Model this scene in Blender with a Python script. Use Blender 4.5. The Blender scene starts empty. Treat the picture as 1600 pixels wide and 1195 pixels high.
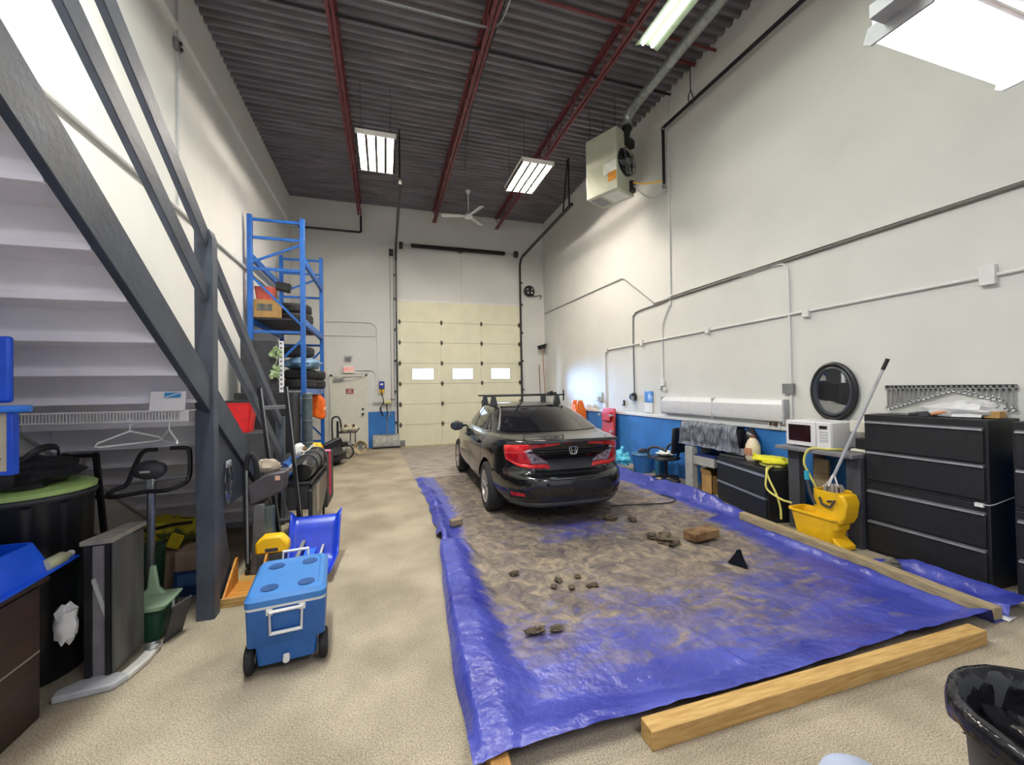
import bpy, bmesh, math, random
from mathutils import Vector, Matrix
from mathutils.bvhtree import BVHTree
from math import sin, cos, pi, radians as R
random.seed(7)
SC = bpy.context.scene
COL = SC.collection

# ------------------------------------------------------------------ materials
def lin(h):
    h = h.lstrip('#')
    o = []
    for i in (0, 2, 4):
        c = int(h[i:i+2], 16)/255
        o.append(c/12.92 if c <= .04045 else ((c+.055)/1.055)**2.4)
    return o
MATS = {}
def M(name, h, rough=.5, metal=0., var=.1, sc=9., bump=0., bsc=None, h2=None, edge=(.35, .65), spec=.5, det=4., coat=0., stretch=None):
    """noise-varied principled material"""
    if name in MATS: return MATS[name]
    m = bpy.data.materials.new(name); m.use_nodes = True
    n = m.node_tree.nodes; l = m.node_tree.links
    b = n['Principled BSDF']
    a = lin(h)
    if h2: c1, c2 = a, lin(h2)
    else: c1 = [min(1, x*(1-var)) for x in a]; c2 = [min(1, x*(1+var)) for x in a]
    tc = n.new('ShaderNodeTexCoord'); src = tc.outputs['Object']
    if stretch:
        mp = n.new('ShaderNodeMapping'); mp.inputs['Scale'].default_value = stretch
        l.new(src, mp.inputs[0]); src = mp.outputs[0]
    nz = n.new('ShaderNodeTexNoise'); nz.inputs['Scale'].default_value = sc; nz.inputs['Detail'].default_value = det
    l.new(src, nz.inputs['Vector'])
    cr = n.new('ShaderNodeValToRGB')
    cr.color_ramp.elements[0].position = edge[0]; cr.color_ramp.elements[0].color = (*c1, 1)
    cr.color_ramp.elements[1].position = edge[1]; cr.color_ramp.elements[1].color = (*c2, 1)
    l.new(nz.outputs['Fac'], cr.inputs['Fac']); l.new(cr.outputs['Color'], b.inputs['Base Color'])
    b.inputs['Roughness'].default_value = rough; b.inputs['Metallic'].default_value = metal
    b.inputs['Specular IOR Level'].default_value = spec
    b.inputs['Coat Weight'].default_value = coat
    if bump:
        nb = n.new('ShaderNodeTexNoise'); nb.inputs['Scale'].default_value = bsc or sc*4; nb.inputs['Detail'].default_value = 3
        l.new(src, nb.inputs['Vector'])
        bp = n.new('ShaderNodeBump'); bp.inputs['Strength'].default_value = bump; bp.inputs['Distance'].default_value = .02
        l.new(nb.outputs['Fac'], bp.inputs['Height']); l.new(bp.outputs['Normal'], b.inputs['Normal'])
    MATS[name] = m
    return m
def emit(name, h, s):
    if name in MATS: return MATS[name]
    m = bpy.data.materials.new(name); m.use_nodes = True
    b = m.node_tree.nodes['Principled BSDF']
    b.inputs['Base Color'].default_value = (*lin(h), 1); b.inputs['Emission Color'].default_value = (*lin(h), 1)
    b.inputs['Emission Strength'].default_value = s; b.inputs['Roughness'].default_value = .4
    MATS[name] = m; return m
def glass(name, tint='#ffffff', mix=.12):
    m = bpy.data.materials.new(name); m.use_nodes = True
    n = m.node_tree.nodes; l = m.node_tree.links
    for x in list(n):
        if x.type == 'BSDF_PRINCIPLED': n.remove(x)
    t = n.new('ShaderNodeBsdfTransparent'); t.inputs[0].default_value = (*lin(tint), 1)
    g = n.new('ShaderNodeBsdfGlossy'); g.inputs['Roughness'].default_value = .03
    mx = n.new('ShaderNodeMixShader'); mx.inputs[0].default_value = mix
    l.new(t.outputs[0], mx.inputs[1]); l.new(g.outputs[0], mx.inputs[2])
    l.new(mx.outputs[0], n['Material Output'].inputs['Surface'])
    MATS[name] = m; return m

# ------------------------------------------------------------------ mesh builder
class MB:
    def __init__(s): s.v = []; s.f = []; s.mi = []; s.cur = 0
    def mat(s, i): s.cur = i; return s
    def add(s, V, F):
        o = len(s.v); s.v += [Vector(p) for p in V]
        for f in F: s.f.append([i+o for i in f]); s.mi.append(s.cur)
        return s
    def box(s, c, d, rz=0, rx=0, ry=0, taper=1.):
        x, y, z = d[0]/2, d[1]/2, d[2]/2; t = taper
        V = [(-x, -y, -z), (x, -y, -z), (x, y, -z), (-x, y, -z), (-x*t, -y*t, z), (x*t, -y*t, z), (x*t, y*t, z), (-x*t, y*t, z)]
        if rz or rx or ry:
            m = Matrix.Rotation(rz, 3, 'Z') @ Matrix.Rotation(ry, 3, 'Y') @ Matrix.Rotation(rx, 3, 'X')
            V = [m @ Vector(p) for p in V]
        c = Vector(c)
        return s.add([c+Vector(p) for p in V], [(0, 3, 2, 1), (4, 5, 6, 7), (0, 1, 5, 4), (1, 2, 6, 5), (2, 3, 7, 6), (3, 0, 4, 7)])
    def bb(s, a, b):
        return s.box([(a[i]+b[i])/2 for i in range(3)], [abs(b[i]-a[i]) for i in range(3)])
    def beam(s, p, q, w, h, up=(0, 0, 1)):
        """box from p to q, cross-section w (sideways) x h (along up)"""
        p, q = Vector(p), Vector(q); d = (q-p).normalized(); u = Vector(up)
        sd = d.cross(u)
        if sd.length < 1e-4: sd = d.cross(Vector((1, 0, 0)))
        sd.normalize(); u = sd.cross(d).normalized()
        V = [e+sd*(a*w/2)+u*(b*h/2) for e in (p, q) for a, b in ((-1, -1), (1, -1), (1, 1), (-1, 1))]
        return s.add(V, [(0, 3, 2, 1), (4, 5, 6, 7), (0, 1, 5, 4), (1, 2, 6, 5), (2, 3, 7, 6), (3, 0, 4, 7)])
    def tube(s, P, r, n=8, closed=False, caps=True, flat=1.):
        P = [Vector(p) for p in P]; k = len(P)
        rr = r if isinstance(r, (list, tuple)) else [r]*k
        T = []
        for i in range(k):
            a = P[(i-1) % k] if (closed or i) else P[i]; b = P[(i+1) % k] if (closed or i < k-1) else P[i]
            T.append((b-a).normalized())
        u = T[0].orthogonal().normalized()
        V = []
        for i in range(k):
            u = (u-T[i]*u.dot(T[i]))
            u = u.normalized() if u.length > 1e-6 else T[i].orthogonal().normalized()
            w = T[i].cross(u)
            V += [P[i]+(u*cos(2*pi*j/n)+w*sin(2*pi*j/n)*flat)*rr[i] for j in range(n)]
        F = []
        for i in range(k if closed else k-1):
            a, b = i*n, ((i+1) % k)*n
            F += [(a+j, a+(j+1) % n, b+(j+1) % n, b+j) for j in range(n)]
        if caps and not closed: F += [tuple(range(n-1, -1, -1)), tuple(range((k-1)*n, k*n))]
        return s.add(V, F)
    def cyl(s, p, q, r, r2=None, n=16): return s.tube([p, q], [r, r if r2 is None else r2], n)
    def lathe(s, prof, n=24, o=(0, 0, 0), ax='z', sx=1., sy=1., ph=0):
        """profile of (radius, height); closed with fans where radius is 0"""
        V = []; o = Vector(o)
        for r, h in prof:
            for j in range(n):
                a = 2*pi*j/n+ph; x, y = r*cos(a)*sx, r*sin(a)*sy
                V.append(o+Vector({'z': (x, y, h), 'y': (x, h, y), 'x': (h, x, y)}[ax]))
        F = []
        for i in range(len(prof)-1):
            F += [(i*n+j, i*n+(j+1) % n, (i+1)*n+(j+1) % n, (i+1)*n+j) for j in range(n)]
        if prof[0][0] > 1e-6: F.append(tuple(range(n-1, -1, -1))) if prof[0][1] != prof[-1][1] or True else None
        if prof[-1][0] > 1e-6: F.append(tuple(range((len(prof)-1)*n, len(prof)*n)))
        return s.add(V, F)
    def shell(s, prof, n=24, o=(0, 0, 0), ax='z', sx=1., sy=1., ph=0):
        k = len(s.f); s.lathe(prof, n, o, ax, sx, sy, ph)
        # drop both caps (closed ring profiles / open vessels)
        idx = [i for i in range(k, len(s.f)) if len(s.f[i]) == n and n > 4]
        for i in reversed(idx): s.f.pop(i); s.mi.pop(i)
        return s
    def prism(s, poly, ax, a, b):
        k = len(poly)
        def p3(p, t): return {'x': (t, p[0], p[1]), 'y': (p[0], t, p[1]), 'z': (p[0], p[1], t)}[ax]
        V = [p3(p, a) for p in poly]+[p3(p, b) for p in poly]
        F = [tuple(range(k-1, -1, -1)), tuple(range(k, 2*k))]+[(i, (i+1) % k, k+(i+1) % k, k+i) for i in range(k)]
        return s.add(V, F)
    def blob(s, c, d, amp=.15, seed=0, n=16, m=10, flat=None, fq=3.):
        from mathutils import noise
        V = []; c = Vector(c)
        for i in range(m+1):
            th = pi*i/m
            for j in range(n):
                a = 2*pi*j/n; p = Vector((sin(th)*cos(a), sin(th)*sin(a), cos(th)))
                k = 1+amp*2*noise.noise(p*fq+Vector((seed*3.7, seed*1.3, seed)))
                q = Vector((p.x*d[0]*k, p.y*d[1]*k, p.z*d[2]*k))
                if flat is not None and q.z < -flat: q.z = -flat
                V.append(c+q)
        F = [(i*n+j, (i+1)*n+j, (i+1)*n+(j+1) % n, i*n+(j+1) % n) for i in range(m) for j in range(n)]
        return s.add(V, F)
    def grid(s, fn, nu, nv):
        V = [fn(i/nu, j/nv) for j in range(nv+1) for i in range(nu+1)]
        F = [(j*(nu+1)+i, j*(nu+1)+i+1, (j+1)*(nu+1)+i+1, (j+1)*(nu+1)+i) for j in range(nv) for i in range(nu)]
        return s.add(V, F)
    def bottom(s):
        xs = [p.x for p in s.v]; ys = [p.y for p in s.v]; zs = [p.z for p in s.v]
        return Vector(((min(xs)+max(xs))/2, (min(ys)+max(ys))/2, min(zs)))
    def build(s, name, mats, parent=None, world=False, bevel=0, seg=2, sub=0, solid=0, ang=35, flat=False, weld=True, loc=None):
        me = bpy.data.meshes.new(name)
        off = Vector((0, 0, 0))
        if world and parent is not None:
            off = Vector(parent.location)
            if parent.parent is not None: off = off+Vector(parent.parent.location)
        if loc is not None: off = Vector(loc)
        bm = bmesh.new()
        vs = [bm.verts.new(p-off) for p in s.v]
        for f, mi in zip(s.f, s.mi):
            try: bf = bm.faces.new([vs[i] for i in f])
            except ValueError: continue
            bf.material_index = mi; bf.smooth = not flat
        if weld: bmesh.ops.remove_doubles(bm, verts=bm.verts, dist=1e-5)
        bmesh.ops.recalc_face_normals(bm, faces=bm.faces)
        bm.to_mesh(me); bm.free()
        for m in (mats if isinstance(mats, (list, tuple)) else [mats]): me.materials.append(m)
        if not flat: me.set_sharp_from_angle(angle=R(ang))
        o = bpy.data.objects.new(name, me); COL.objects.link(o)
        if loc is not None: o.location = loc
        if parent is not None: o.parent = parent
        if bevel:
            md = o.modifiers.new('bevel', 'BEVEL'); md.width = bevel; md.segments = seg; md.limit_method = 'ANGLE'; md.angle_limit = R(40)
            md.harden_normals = False
        if sub:
            md = o.modifiers.new('sub', 'SUBSURF'); md.levels = sub; md.render_levels = sub
        if solid:
            md = o.modifiers.new('solid', 'SOLIDIFY'); md.thickness = solid; md.offset = 0
        return o

def tag(o, label=None, cat=None, group=None, kind=None):
    if label: o['label'] = label
    if cat: o['category'] = cat
    if group: o['group'] = group
    if kind: o['kind'] = kind
    return o
def thing(name, label, cat, loc=(0, 0, 0), rz=0, group=None, kind=None):
    o = bpy.data.objects.new(name, None); o.empty_display_size = .1; COL.objects.link(o)
    o.location = loc; o.rotation_euler = (0, 0, rz)
    return tag(o, label, cat, group, kind)
def solo(name, label, cat, mb, mats, group=None, kind=None, **k):
    return tag(mb.build(name, mats, None, loc=mb.bottom(), **k), label, cat, group, kind)
def dup(o, loc=None, rz=None, label=None, group=None, parent=None, rot=None):
    c = o.copy(); COL.objects.link(c)
    if parent is not None: c.parent = parent
    if loc is not None: c.location = loc
    if rz is not None: c.rotation_euler = (0, 0, rz)
    if rot is not None: c.rotation_euler = rot
    if label: c['label'] = label
    if group: c['group'] = group
    for ch in list(o.children): dup(ch, parent=c)
    return c
def text(name, body, size, parent, loc, rot, m, ext=.002, sx=1.):
    cu = bpy.data.curves.new(name, 'FONT'); cu.body = body; cu.size = size; cu.extrude = ext; cu.align_x = 'CENTER'; cu.align_y = 'CENTER'
    t = bpy.data.objects.new(name, cu); COL.objects.link(t)
    me = bpy.data.meshes.new_from_object(t.evaluated_get(bpy.context.evaluated_depsgraph_get()))
    bpy.data.objects.remove(t); bpy.data.curves.remove(cu)
    me.materials.clear(); me.materials.append(m)
    o = bpy.data.objects.new(name, me); COL.objects.link(o); o.parent = parent; o.location = loc; o.rotation_euler = rot; o.scale = (sx, 1, 1)
    return o
def arc(c, r, a0, a1, n, pl='xy', t=0):
    out = []
    for i in range(n+1):
        a = a0+(a1-a0)*i/n; x, y = c[0]+r*cos(a), c[1]+r*sin(a)
        out.append({'xy': (x, y, t), 'xz': (x, t, y), 'yz': (t, x, y)}[pl])
    return out
def bez(p0, p1, p2, p3, n=10):
    p0, p1, p2, p3 = map(Vector, (p0, p1, p2, p3)); out = []
    for i in range(n+1):
        t = i/n; u = 1-t
        out.append(p0*u**3+p1*3*u*u*t+p2*3*u*t*t+p3*t**3)
    return out
def smooth_path(P, n=6):
    """catmull-rom through P"""
    P = [Vector(p) for p in P]; out = []
    for i in range(len(P)-1):
        a = P[i-1] if i else P[i]*2-P[i+1]; b, c = P[i], P[i+1]; d = P[i+2] if i+2 < len(P) else P[i+1]*2-P[i]
        for k in range(n):
            t = k/n
            out.append(.5*((2*b)+(c-a)*t+(2*a-5*b+4*c-d)*t*t+(3*b-a-3*c+d)*t**3))
    return out+[P[-1]]

# palette
WALL = M('wall paint', '#d3d2cd', .75, var=.035, sc=1.3, bump=.05, bsc=60)
BLUEP = M('blue wall paint', '#2f74bd', .6, var=.12, sc=2.5, bump=.05, bsc=50)
WHITE = M('white painted metal', '#dcdbd8', .45, var=.05)
OFFW = M('white painted wood', '#e4e2e8', .6, var=.05, sc=4)
BLACK = M('black plastic', '#17181b', .45, var=.25)
BLACKM = M('black metal', '#1c1c20', .4, .3, var=.25)
RUBBER = M('black rubber', '#1b1b1d', .75, var=.25, sc=20, bump=.2)
DKGREY = M('dark grey plastic', '#3a3b40', .55, var=.15)
GREY = M('grey plastic', '#7d7e80', .55, var=.12)
LGREY = M('light grey plastic', '#aeb0b2', .5, var=.1)
STEEL = M('brushed steel', '#a4a6a8', .32, .85, var=.12, sc=15)
CHROME = M('chrome', '#d8dadc', .12, 1., var=.03)
GALV = M('galvanised steel', '#a9b0ad', .38, .75, var=.15, sc=18)
NAVY = M('dark blue grey stair paint', '#3e4551', .5, var=.16, sc=5, bump=.12, bsc=30)
RBLUE = M('blue rack paint', '#1b62b8', .4, var=.12, sc=6)
BLUE = M('blue plastic', '#1550d8', .4, var=.08)
YELLOW = M('yellow plastic', '#f4bf1a', .45, var=.08, sc=5)
RED = M('red plastic', '#c4252c', .45, var=.1)
ORANGE = M('orange plastic', '#e8701c', .5, var=.1)
CARD = M('cardboard', '#b78f58', .85, var=.12, sc=6)
PINE = M('new pine lumber', '#a98248', .7, h2='#cba768', sc=5, stretch=(1.2, 14, 14), bump=.1, edge=(.3, .7))
OLDWOOD = M('weathered lumber', '#8a7858', .85, h2='#b8a684', sc=6, stretch=(14, 1.2, 14), bump=.25, edge=(.3, .7))
BROWN = M('dark brown laminate', '#2c1a13', .45, var=.35, sc=3, stretch=(3, 1, 8))
REDSTEEL = M('red oxide steel paint', '#6e3538', .5, .1, var=.22, sc=7)
TYRE = M('tyre rubber', '#2a2a2c', .8, var=.2, sc=25, bump=.25)
CLEAR = glass('clear plastic', '#e8ecef', .25)

# ------------------------------------------------------------------ room shell
XL, XR, YB, ZC = -2.42, 4.99, 12.3, 6.98
def floor_material():
    m = M('speckled floor', '#9d927e', .8, h2='#c1b59f', sc=1.6, bump=.35, bsc=220)
    n = m.node_tree.nodes; l = m.node_tree.links
    tc = n['Texture Coordinate']; b = n['Principled BSDF']; cr = n['Color Ramp']
    sp = n.new('ShaderNodeTexNoise'); sp.inputs['Scale'].default_value = 130; sp.inputs['Detail'].default_value = 3; sp.inputs['Roughness'].default_value = .8
    l.new(tc.outputs['Object'], sp.inputs['Vector'])
    r2 = n.new('ShaderNodeValToRGB')
    r2.color_ramp.elements[0].position = .38; r2.color_ramp.elements[0].color = (.42, .42, .43, 1)
    r2.color_ramp.elements[1].position = .60; r2.color_ramp.elements[1].color = (1.15, 1.12, 1.08, 1)
    l.new(sp.outputs['Fac'], r2.inputs['Fac'])
    mx = n.new('ShaderNodeMix'); mx.data_type = 'RGBA'; mx.blend_type = 'MULTIPLY'; mx.inputs['Factor'].default_value = 1
    l.new(cr.outputs['Color'], mx.inputs['A']); l.new(r2.outputs['Color'], mx.inputs['B'])
    l.new(mx.outputs['Result'], b.inputs['Base Color'])
    return m
f = MB(); f.add([(XL, -4, 0), (XR, -4, 0), (XR, YB, 0), (XL, YB, 0)], [(0, 1, 2, 3)])
f.mat(1).add([(.36, 11.9, .002), (.52, 7.2, .002), (4.4, 7.2, .002), (4.6, 11.9, .002)], [(0, 1, 2, 3)])
f.mat(2).add([(.36, 11.9, .0015), (4.6, 11.9, .0015), (4.2, YB, .0015), (.3, YB, .0015)], [(0, 1, 2, 3)])
CONC = M('worn grey concrete', '#7f7670', .85, h2='#a89d92', sc=3, stretch=(1, 3, 1), bump=.2, bsc=50)
o = f.build('floor', [floor_material(), CONC, M('dirty threshold concrete', '#8f8468', .85, h2='#b0a78c', sc=4)]); tag(o, kind='structure')

w = MB()
w.bb((XL-.2, YB, 0), (.37, YB+.25, ZC+.2)); w.bb((4.13, YB, 0), (XR+.2, YB+.25, ZC+.2)); w.bb((.37, YB, 4.25), (4.13, YB+.25, ZC+.2))
w.mat(1).bb((-.47, YB-.004, 0), (.27, YB, 1.03)); w.bb((4.16, YB-.004, 0), (XR, YB, 1.03))
tag(w.build('wall_back', [WALL, BLUEP]), kind='structure')
w = MB(); w.bb((XL-.2, -4, 0), (XL, YB+.25, ZC+.2)); tag(w.build('wall_left', WALL), kind='structure')
w = MB(); w.bb((XR, -4, 0), (XR+.2, YB+.25, ZC+.2)); w.mat(1).bb((XR-.004, -4, 0), (XR, YB-.01, 1.03))
tag(w.build('wall_right', [WALL, BLUEP]), kind='structure')
t = MB(); t.bb((XR-.03, -4, 1.03), (XR, YB-.01, 1.085)); tag(t.build('trim_1', WHITE, bevel=.006), kind='structure')
t = MB(); t.bb((.27, YB-.03, 0), (.33, YB, 4.3)); t.bb((4.17, YB-.03, 0), (4.24, YB, 4.3)); t.bb((.27, YB-.03, 4.25), (4.24, YB, 4.31))
tag(t.build('trim_2', WHITE, bevel=.006), kind='structure')
# thicker wall bands above: a step in the block wall on left and right
t = MB(); t.bb((XR-.035, -4, 3.26), (XR, 6.2, 3.29)); tag(t.build('trim_3', WALL), kind='structure')
t = MB(); t.bb((XL, -4, 6.15), (XL+.05, YB, 6.19)); t.bb((XL, YB-.05, 6.15), (-2.0, YB, 6.19)); tag(t.build('trim_4', WHITE), kind='structure')

DECK = M('weathered steel deck', '#68666a', .55, .15, h2='#827e85', sc=2, stretch=(.5, 2, 1), bump=.1, bsc=30)
d = MB(); prof = []; y = 1.0; k = 0
while y < YB+.1:
    prof += [(y, ZC+.06), (y+.06, ZC+.06), (y+.08, ZC), (y+.13, ZC)]; y += .15; k += 1
V = []; F = []
for i, (yy, zz) in enumerate(prof): V += [(XL, yy, zz), (XR, yy, zz)]
for i in range(len(prof)-1): F.append((2*i, 2*i+1, 2*i+3, 2*i+2))
d.add(V, F); d.bb((XL, .9, ZC+.08), (XR, YB+.2, ZC+.2))
tag(d.build('ceiling', DECK, flat=True), kind='structure')
# mezzanine that the stair climbs to (overhead, behind the top of the frame)
d = MB(); d.bb((XL, -4, 3.62), (XR, 1.22, 3.85)); d.mat(1).bb((XL, -4, 3.60), (XR, 1.21, 3.62))
tag(d.build('ceiling_mezzanine', [M('mezzanine edge wood', '#a8865a', .7), WALL]), 'painted underside of the mezzanine floor above the viewer', kind='structure')

# open-web roof joists
def joist(x, label):
    t = thing('roof_joist', label, 'joist', (x, 1.0, 6.62), group=None, kind='structure')
    L = 11.2
    b = MB()
    for s in (-1, 1): b.bb((s*.012, 0, 0), (s*.055, L, .012)); b.bb((s*.012, 0, .012), (s*.02, L, .05))
    b.build('bottom_chord', REDSTEEL, t)
    b = MB()
    for s in (-1, 1): b.bb((s*.012, 0, .34), (s*.06, L, .352)); b.bb((s*.012, 0, .30), (s*.02, L, .34))
    b.build('top_chord', REDSTEEL, t)
    b = MB(); n = 20; P = []
    for i in range(n*2+1): P.append((0, i*L/(n*2), .03 if i % 2 else .32))
    b.tube(P, .011, 6); b.build('web', REDSTEEL, t)
    b = MB()
    for y0 in (2.4, 5.0, 7.6): b.bb((-.03, y0, .30), (.03, y0+.06, .35))
    b.build('clip', REDSTEEL, t)
joist(-.628, 'dark red steel roof joist nearest the left wall')
joist(1.457, 'dark red steel roof joist down the middle of the ceiling')
joist(3.381, 'dark red open web roof joist nearest the heater')
def rod(name, label, cat, P, r, m, group=None, kind=None, n=8):
    b = MB(); b.tube(P, r, n); return solo(name, label, cat, b, m, group=group, kind=kind)
rod('bridging_bar', 'dark red bridging bar crossing between the joists', 'bar', [(XL, 5.0, 6.86), (XR, 5.0, 6.86)], .022, REDSTEEL)
rod('bridging_bar', 'dark thin bar crossing the ceiling under the deck, behind the red bridging bar', 'bar', [(XL, 6.05, 6.9), (XR, 6.05, 6.9)], .018, BLACKM)
rod('ceiling_conduit', 'silver conduit bent in a hook beside the middle joist', 'conduit', smooth_path([(-.7, 5.46, 6.72), (1.3, 5.46, 6.72), (1.52, 5.42, 6.72), (1.60, 5.25, 6.72), (1.62, 4.8, 6.72), (1.62, 3, 6.72)], 4), .016, GALV)
rod('hanging_cable', 'thin dark cable sagging under the deck beside the middle joist', 'cable', smooth_path([(1.62, 5.2, 6.9), (1.6, 7.2, 6.9), (1.66, 8.2, 6.7), (1.75, 8.6, 6.8), (1.9, 9.6, 6.92)], 5), .01, BLACKM)

# ------------------------------------------------------------------ lamps
TUBE1 = emit('warm fluorescent tube', '#fff5e8', 270.)
TUBE2 = emit('green white fluorescent tube', '#eefce6', 14.)
DIFF = emit('lit acrylic diffuser', '#f2efff', 5.)
FILL_DIFF = emit('added fill light diffuser', '#f6f3ff', 16.)  # strong glow for the added fill lights behind the viewer
REFL = M('white enamel reflector', '#f2efe8', .3, var=.02)
def highbay(x, y, label, rz=0):
    t = thing('high_bay_light', label, 'ceiling light', (x, y, 6.0), rz, group='high bay lights over the back of the garage')
    b = MB(); b.bb((-.34, -.6, .07), (.34, .6, .09))
    for s in (-1, 1): b.bb((s*.34, -.6, 0), (s*.33, .6, .07)); b.bb((-.34, s*.6, 0), (.34, s*.59, .07))
    b.build('reflector', REFL, t)
    for i in range(5):
        c = MB(); c.bb((-.345+i*.16, -.59, 0.0), (-.295+i*.16, .59, .012)); c.build('baffle', M('dark lamp baffle', '#3a3632', .6), t)
    for i in range(4):
        c = MB(); c.cyl((-.24+i*.16, -.56, .035), (-.24+i*.16, .56, .035), .017, n=10); c.build('tube', TUBE1, t)
    c = MB()
    for i in range(4):
        for s in (-1, 1): c.box((-.24+i*.16, s*.575, .035), (.04, .03, .05))
    c.build('lamp_holder', BLACK, t)
    for sx in (-.25, .25):
        for sy in (-.5, .5): c = MB(); c.tube([(sx, sy, .09), (sx, sy, .96)], .004, 5); c.build('hanger_wire', BLACKM, t)
    return t
highbay(-.1, 7.85, 'square four tube light hanging left of the middle joist')
highbay(2.9, 7.9, 'square four tube light hanging over the car, right of the middle joist')
def strip(x, y, label, L=2.4, tm=TUBE2):
    t = thing('strip_light', label, 'ceiling light', (x, y, 6.0))
    b = MB(); b.prism([(-.06, .06), (.06, .06), (.17, .0), (.165, -.005), (.05, .045), (-.05, .045), (-.165, -.005), (-.17, 0)], 'y', -L/2, L/2); b.build('reflector', M('dull strip reflector', '#8f9a86', .5), t)
    for s in (-1, 1):
        c = MB(); c.cyl((s*.07, -L/2+.02, .02), (s*.07, L/2-.02, .02), .018, n=10); c.build('tube', tm, t)
    for sy in (-.9, .9): c = MB(); c.tube([(0, sy, .06), (0, sy, .98)], .004, 5); c.build('hanger_wire', BLACKM, t)
strip(3.27, 3.2, 'long two tube strip light near the right wall')
strip(-.7, 2.6, 'added unseen fill strip over the near floor')  # out of view, added to brighten the left wall and near floor
def wrap(x0, x1, y0, y1, z, label, m=DIFF):
    t = thing('wraparound_light', label, 'ceiling light', ((x0+x1)/2, (y0+y1)/2, z))
    a = (x1-x0)/2; w = (y1-y0)/2
    b = MB(); b.prism([(-w, .035), (-w*.86, .0), (-w*.4, -.014), (w*.4, -.014), (w*.86, 0), (w, .035)], 'x', -a+.012, a-.012)
    b.build('diffuser', m, t)
    for s in (-1, 1):
        b = MB(); b.prism([(-w-.01, .0), (-w*.84, -.03), (w*.84, -.03), (w+.01, 0), (w*.9, .07), (-w*.9, .07)], 'x', s*a, s*(a-.014)); b.build('end_cap', LGREY, t)
    b = MB(); b.bb((-a+.01, -w*.8, .035), (a-.01, w*.8, .12)); b.build('housing', WHITE, t)
    return t
wrap(2.53, 3.75, 1.2, 1.51, 3.5, 'big lit wraparound light at the upper right, closest to the viewer')
wrap(-1.9, -.6, -.6, -.3, 3.48, 'added unseen fill light behind the viewer on the left', FILL_DIFF)  # unseen fixture added to lift the stairs and left foreground
wrap(.6, 1.9, -1.6, -1.3, 3.48, 'added unseen fill light behind the viewer in the middle', FILL_DIFF)  # second unseen fixture, added as fill from behind
b = MB(); b.bb((2.42, 1.28, 3.53), (2.56, 1.42, 3.60)); solo('junction_box', 'pale junction box beside the end of the wraparound light', 'box', b, LGREY)

# ceiling fan
t = thing('ceiling_fan', 'white three blade ceiling fan near the back wall', 'fan', (2.2, 10.7, 6.3))
b = MB(); b.lathe([(0, -.09), (.05, -.085), (.11, -.05), (.12, 0), (.09, .05), (.03, .08), (0, .08)], 20); b.build('motor', WHITE, t)
b = MB(); b.cyl((0, 0, .07), (0, 0, .62), .014); b.lathe([(.015, .58), (.06, .64), (.07, .68), (0, .68)], 16); b.build('down_rod', WHITE, t)
for a in (R(168), R(48), R(-72)):
    b = MB(); m3 = Matrix.Rotation(a, 3, 'Z')
    for bx in range(1):
        P = [(.1, -.03), (.22, -.06), (.68, -.075), (.72, -.05), (.72, .05), (.68, .075), (.22, .06), (.1, .03)]
        V = [m3 @ Vector((p[0], p[1], z+p[1]*.2)) for z in (-.006, .002) for p in P]; k = len(P)
        b.add(V, [tuple(range(k-1, -1, -1)), tuple(range(k, 2*k))]+[(i, (i+1) % k, k+(i+1) % k, k+i) for i in range(k)])
    b.build('blade', WHITE, t)

# unit heater with flue
hz = math.atan2(6.56-6.32, 4.55-4.04)
t = thing('unit_heater', 'beige gas unit heater hung high near the right wall', 'heater', (4.115, 6.72, 5.2), hz)
CASE = M('heater casing enamel', '#b9bba6', .45, var=.05)
# local x = fan side width (N->R), local y = big panel width (N->L)
b = MB(); b.bb((-.28, -.34, 0), (.28, .34, 1.12)); b.build('casing', CASE, t, bevel=.012)
b = MB(); b.bb((-.2, -.30, -.006), (.2, .02, 0)); b.build('bottom_panel', WHITE, t)
b = MB(); b.bb((-.2, .08, -.004), (.2, .30, 0)); b.build('bottom_grille', GREY, t)
b = MB(); b.bb((-.285, -.33, .32), (-.28, -.05, .52)); b.build('data_plate', M('paper label', '#e9e9df', .7), t)
b = MB(); b.bb((-.287, -.32, .17), (-.28, -.15, .33)); b.build('warning_sticker', M('orange sticker', '#d98f1d', .6), t)
b = MB()
for rr in (.1, .17, .24): b.tube([(0+rr*cos(a*pi/12), -.40, .55+rr*sin(a*pi/12)) for a in range(24)], .006, 5, closed=True)
for a in range(8): b.tube([(.03*cos(a*pi/4), -.40, .55+.03*sin(a*pi/4)), (.24*cos(a*pi/4), -.40, .55+.24*sin(a*pi/4)), (.27*cos(a*pi/4), -.34, .55+.27*sin(a*pi/4))], .005, 5)
b.build('fan_guard', BLACKM, t)
b = MB(); b.lathe([(0, -.344), (.25, -.344), (.25, -.34), (0, -.34)], 28, (0, 0, .55), 'y'); b.build('fan_opening', BLACK, t)
b = MB()
for a in range(4): b.box((.12*cos(a*pi/2+.4), -.37, .55+.12*sin(a*pi/2+.4)), (.2, .012, .11), ry=-(a*pi/2+.4), rx=.4)
b.cyl((0, -.41, .55), (0, -.345, .55), .06); b.build('fan_blade', GREY, t)
b = MB(); b.bb((-.02, -.42, .86), (.2, -.34, 1.0)); b.build('control_box', BLACKM, t); b = MB(); b.bb((.12, -.40, .05), (.24, -.34, .25)); b.build('gas_valve', BLACKM, t)
b = MB(); b.cyl((.05, -.3, 1.0), (.05, -.36, 1.25), .085); b.build('vent_collar', BLACKM, t)
b = MB()
for sx in (-.22, .22):
    for sy in (-.28, .28): b.tube([(sx, sy, 1.1), (sx, sy, 1.75)], .006, 5)
b.build('hanger_rod', BLACKM, t)
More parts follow.
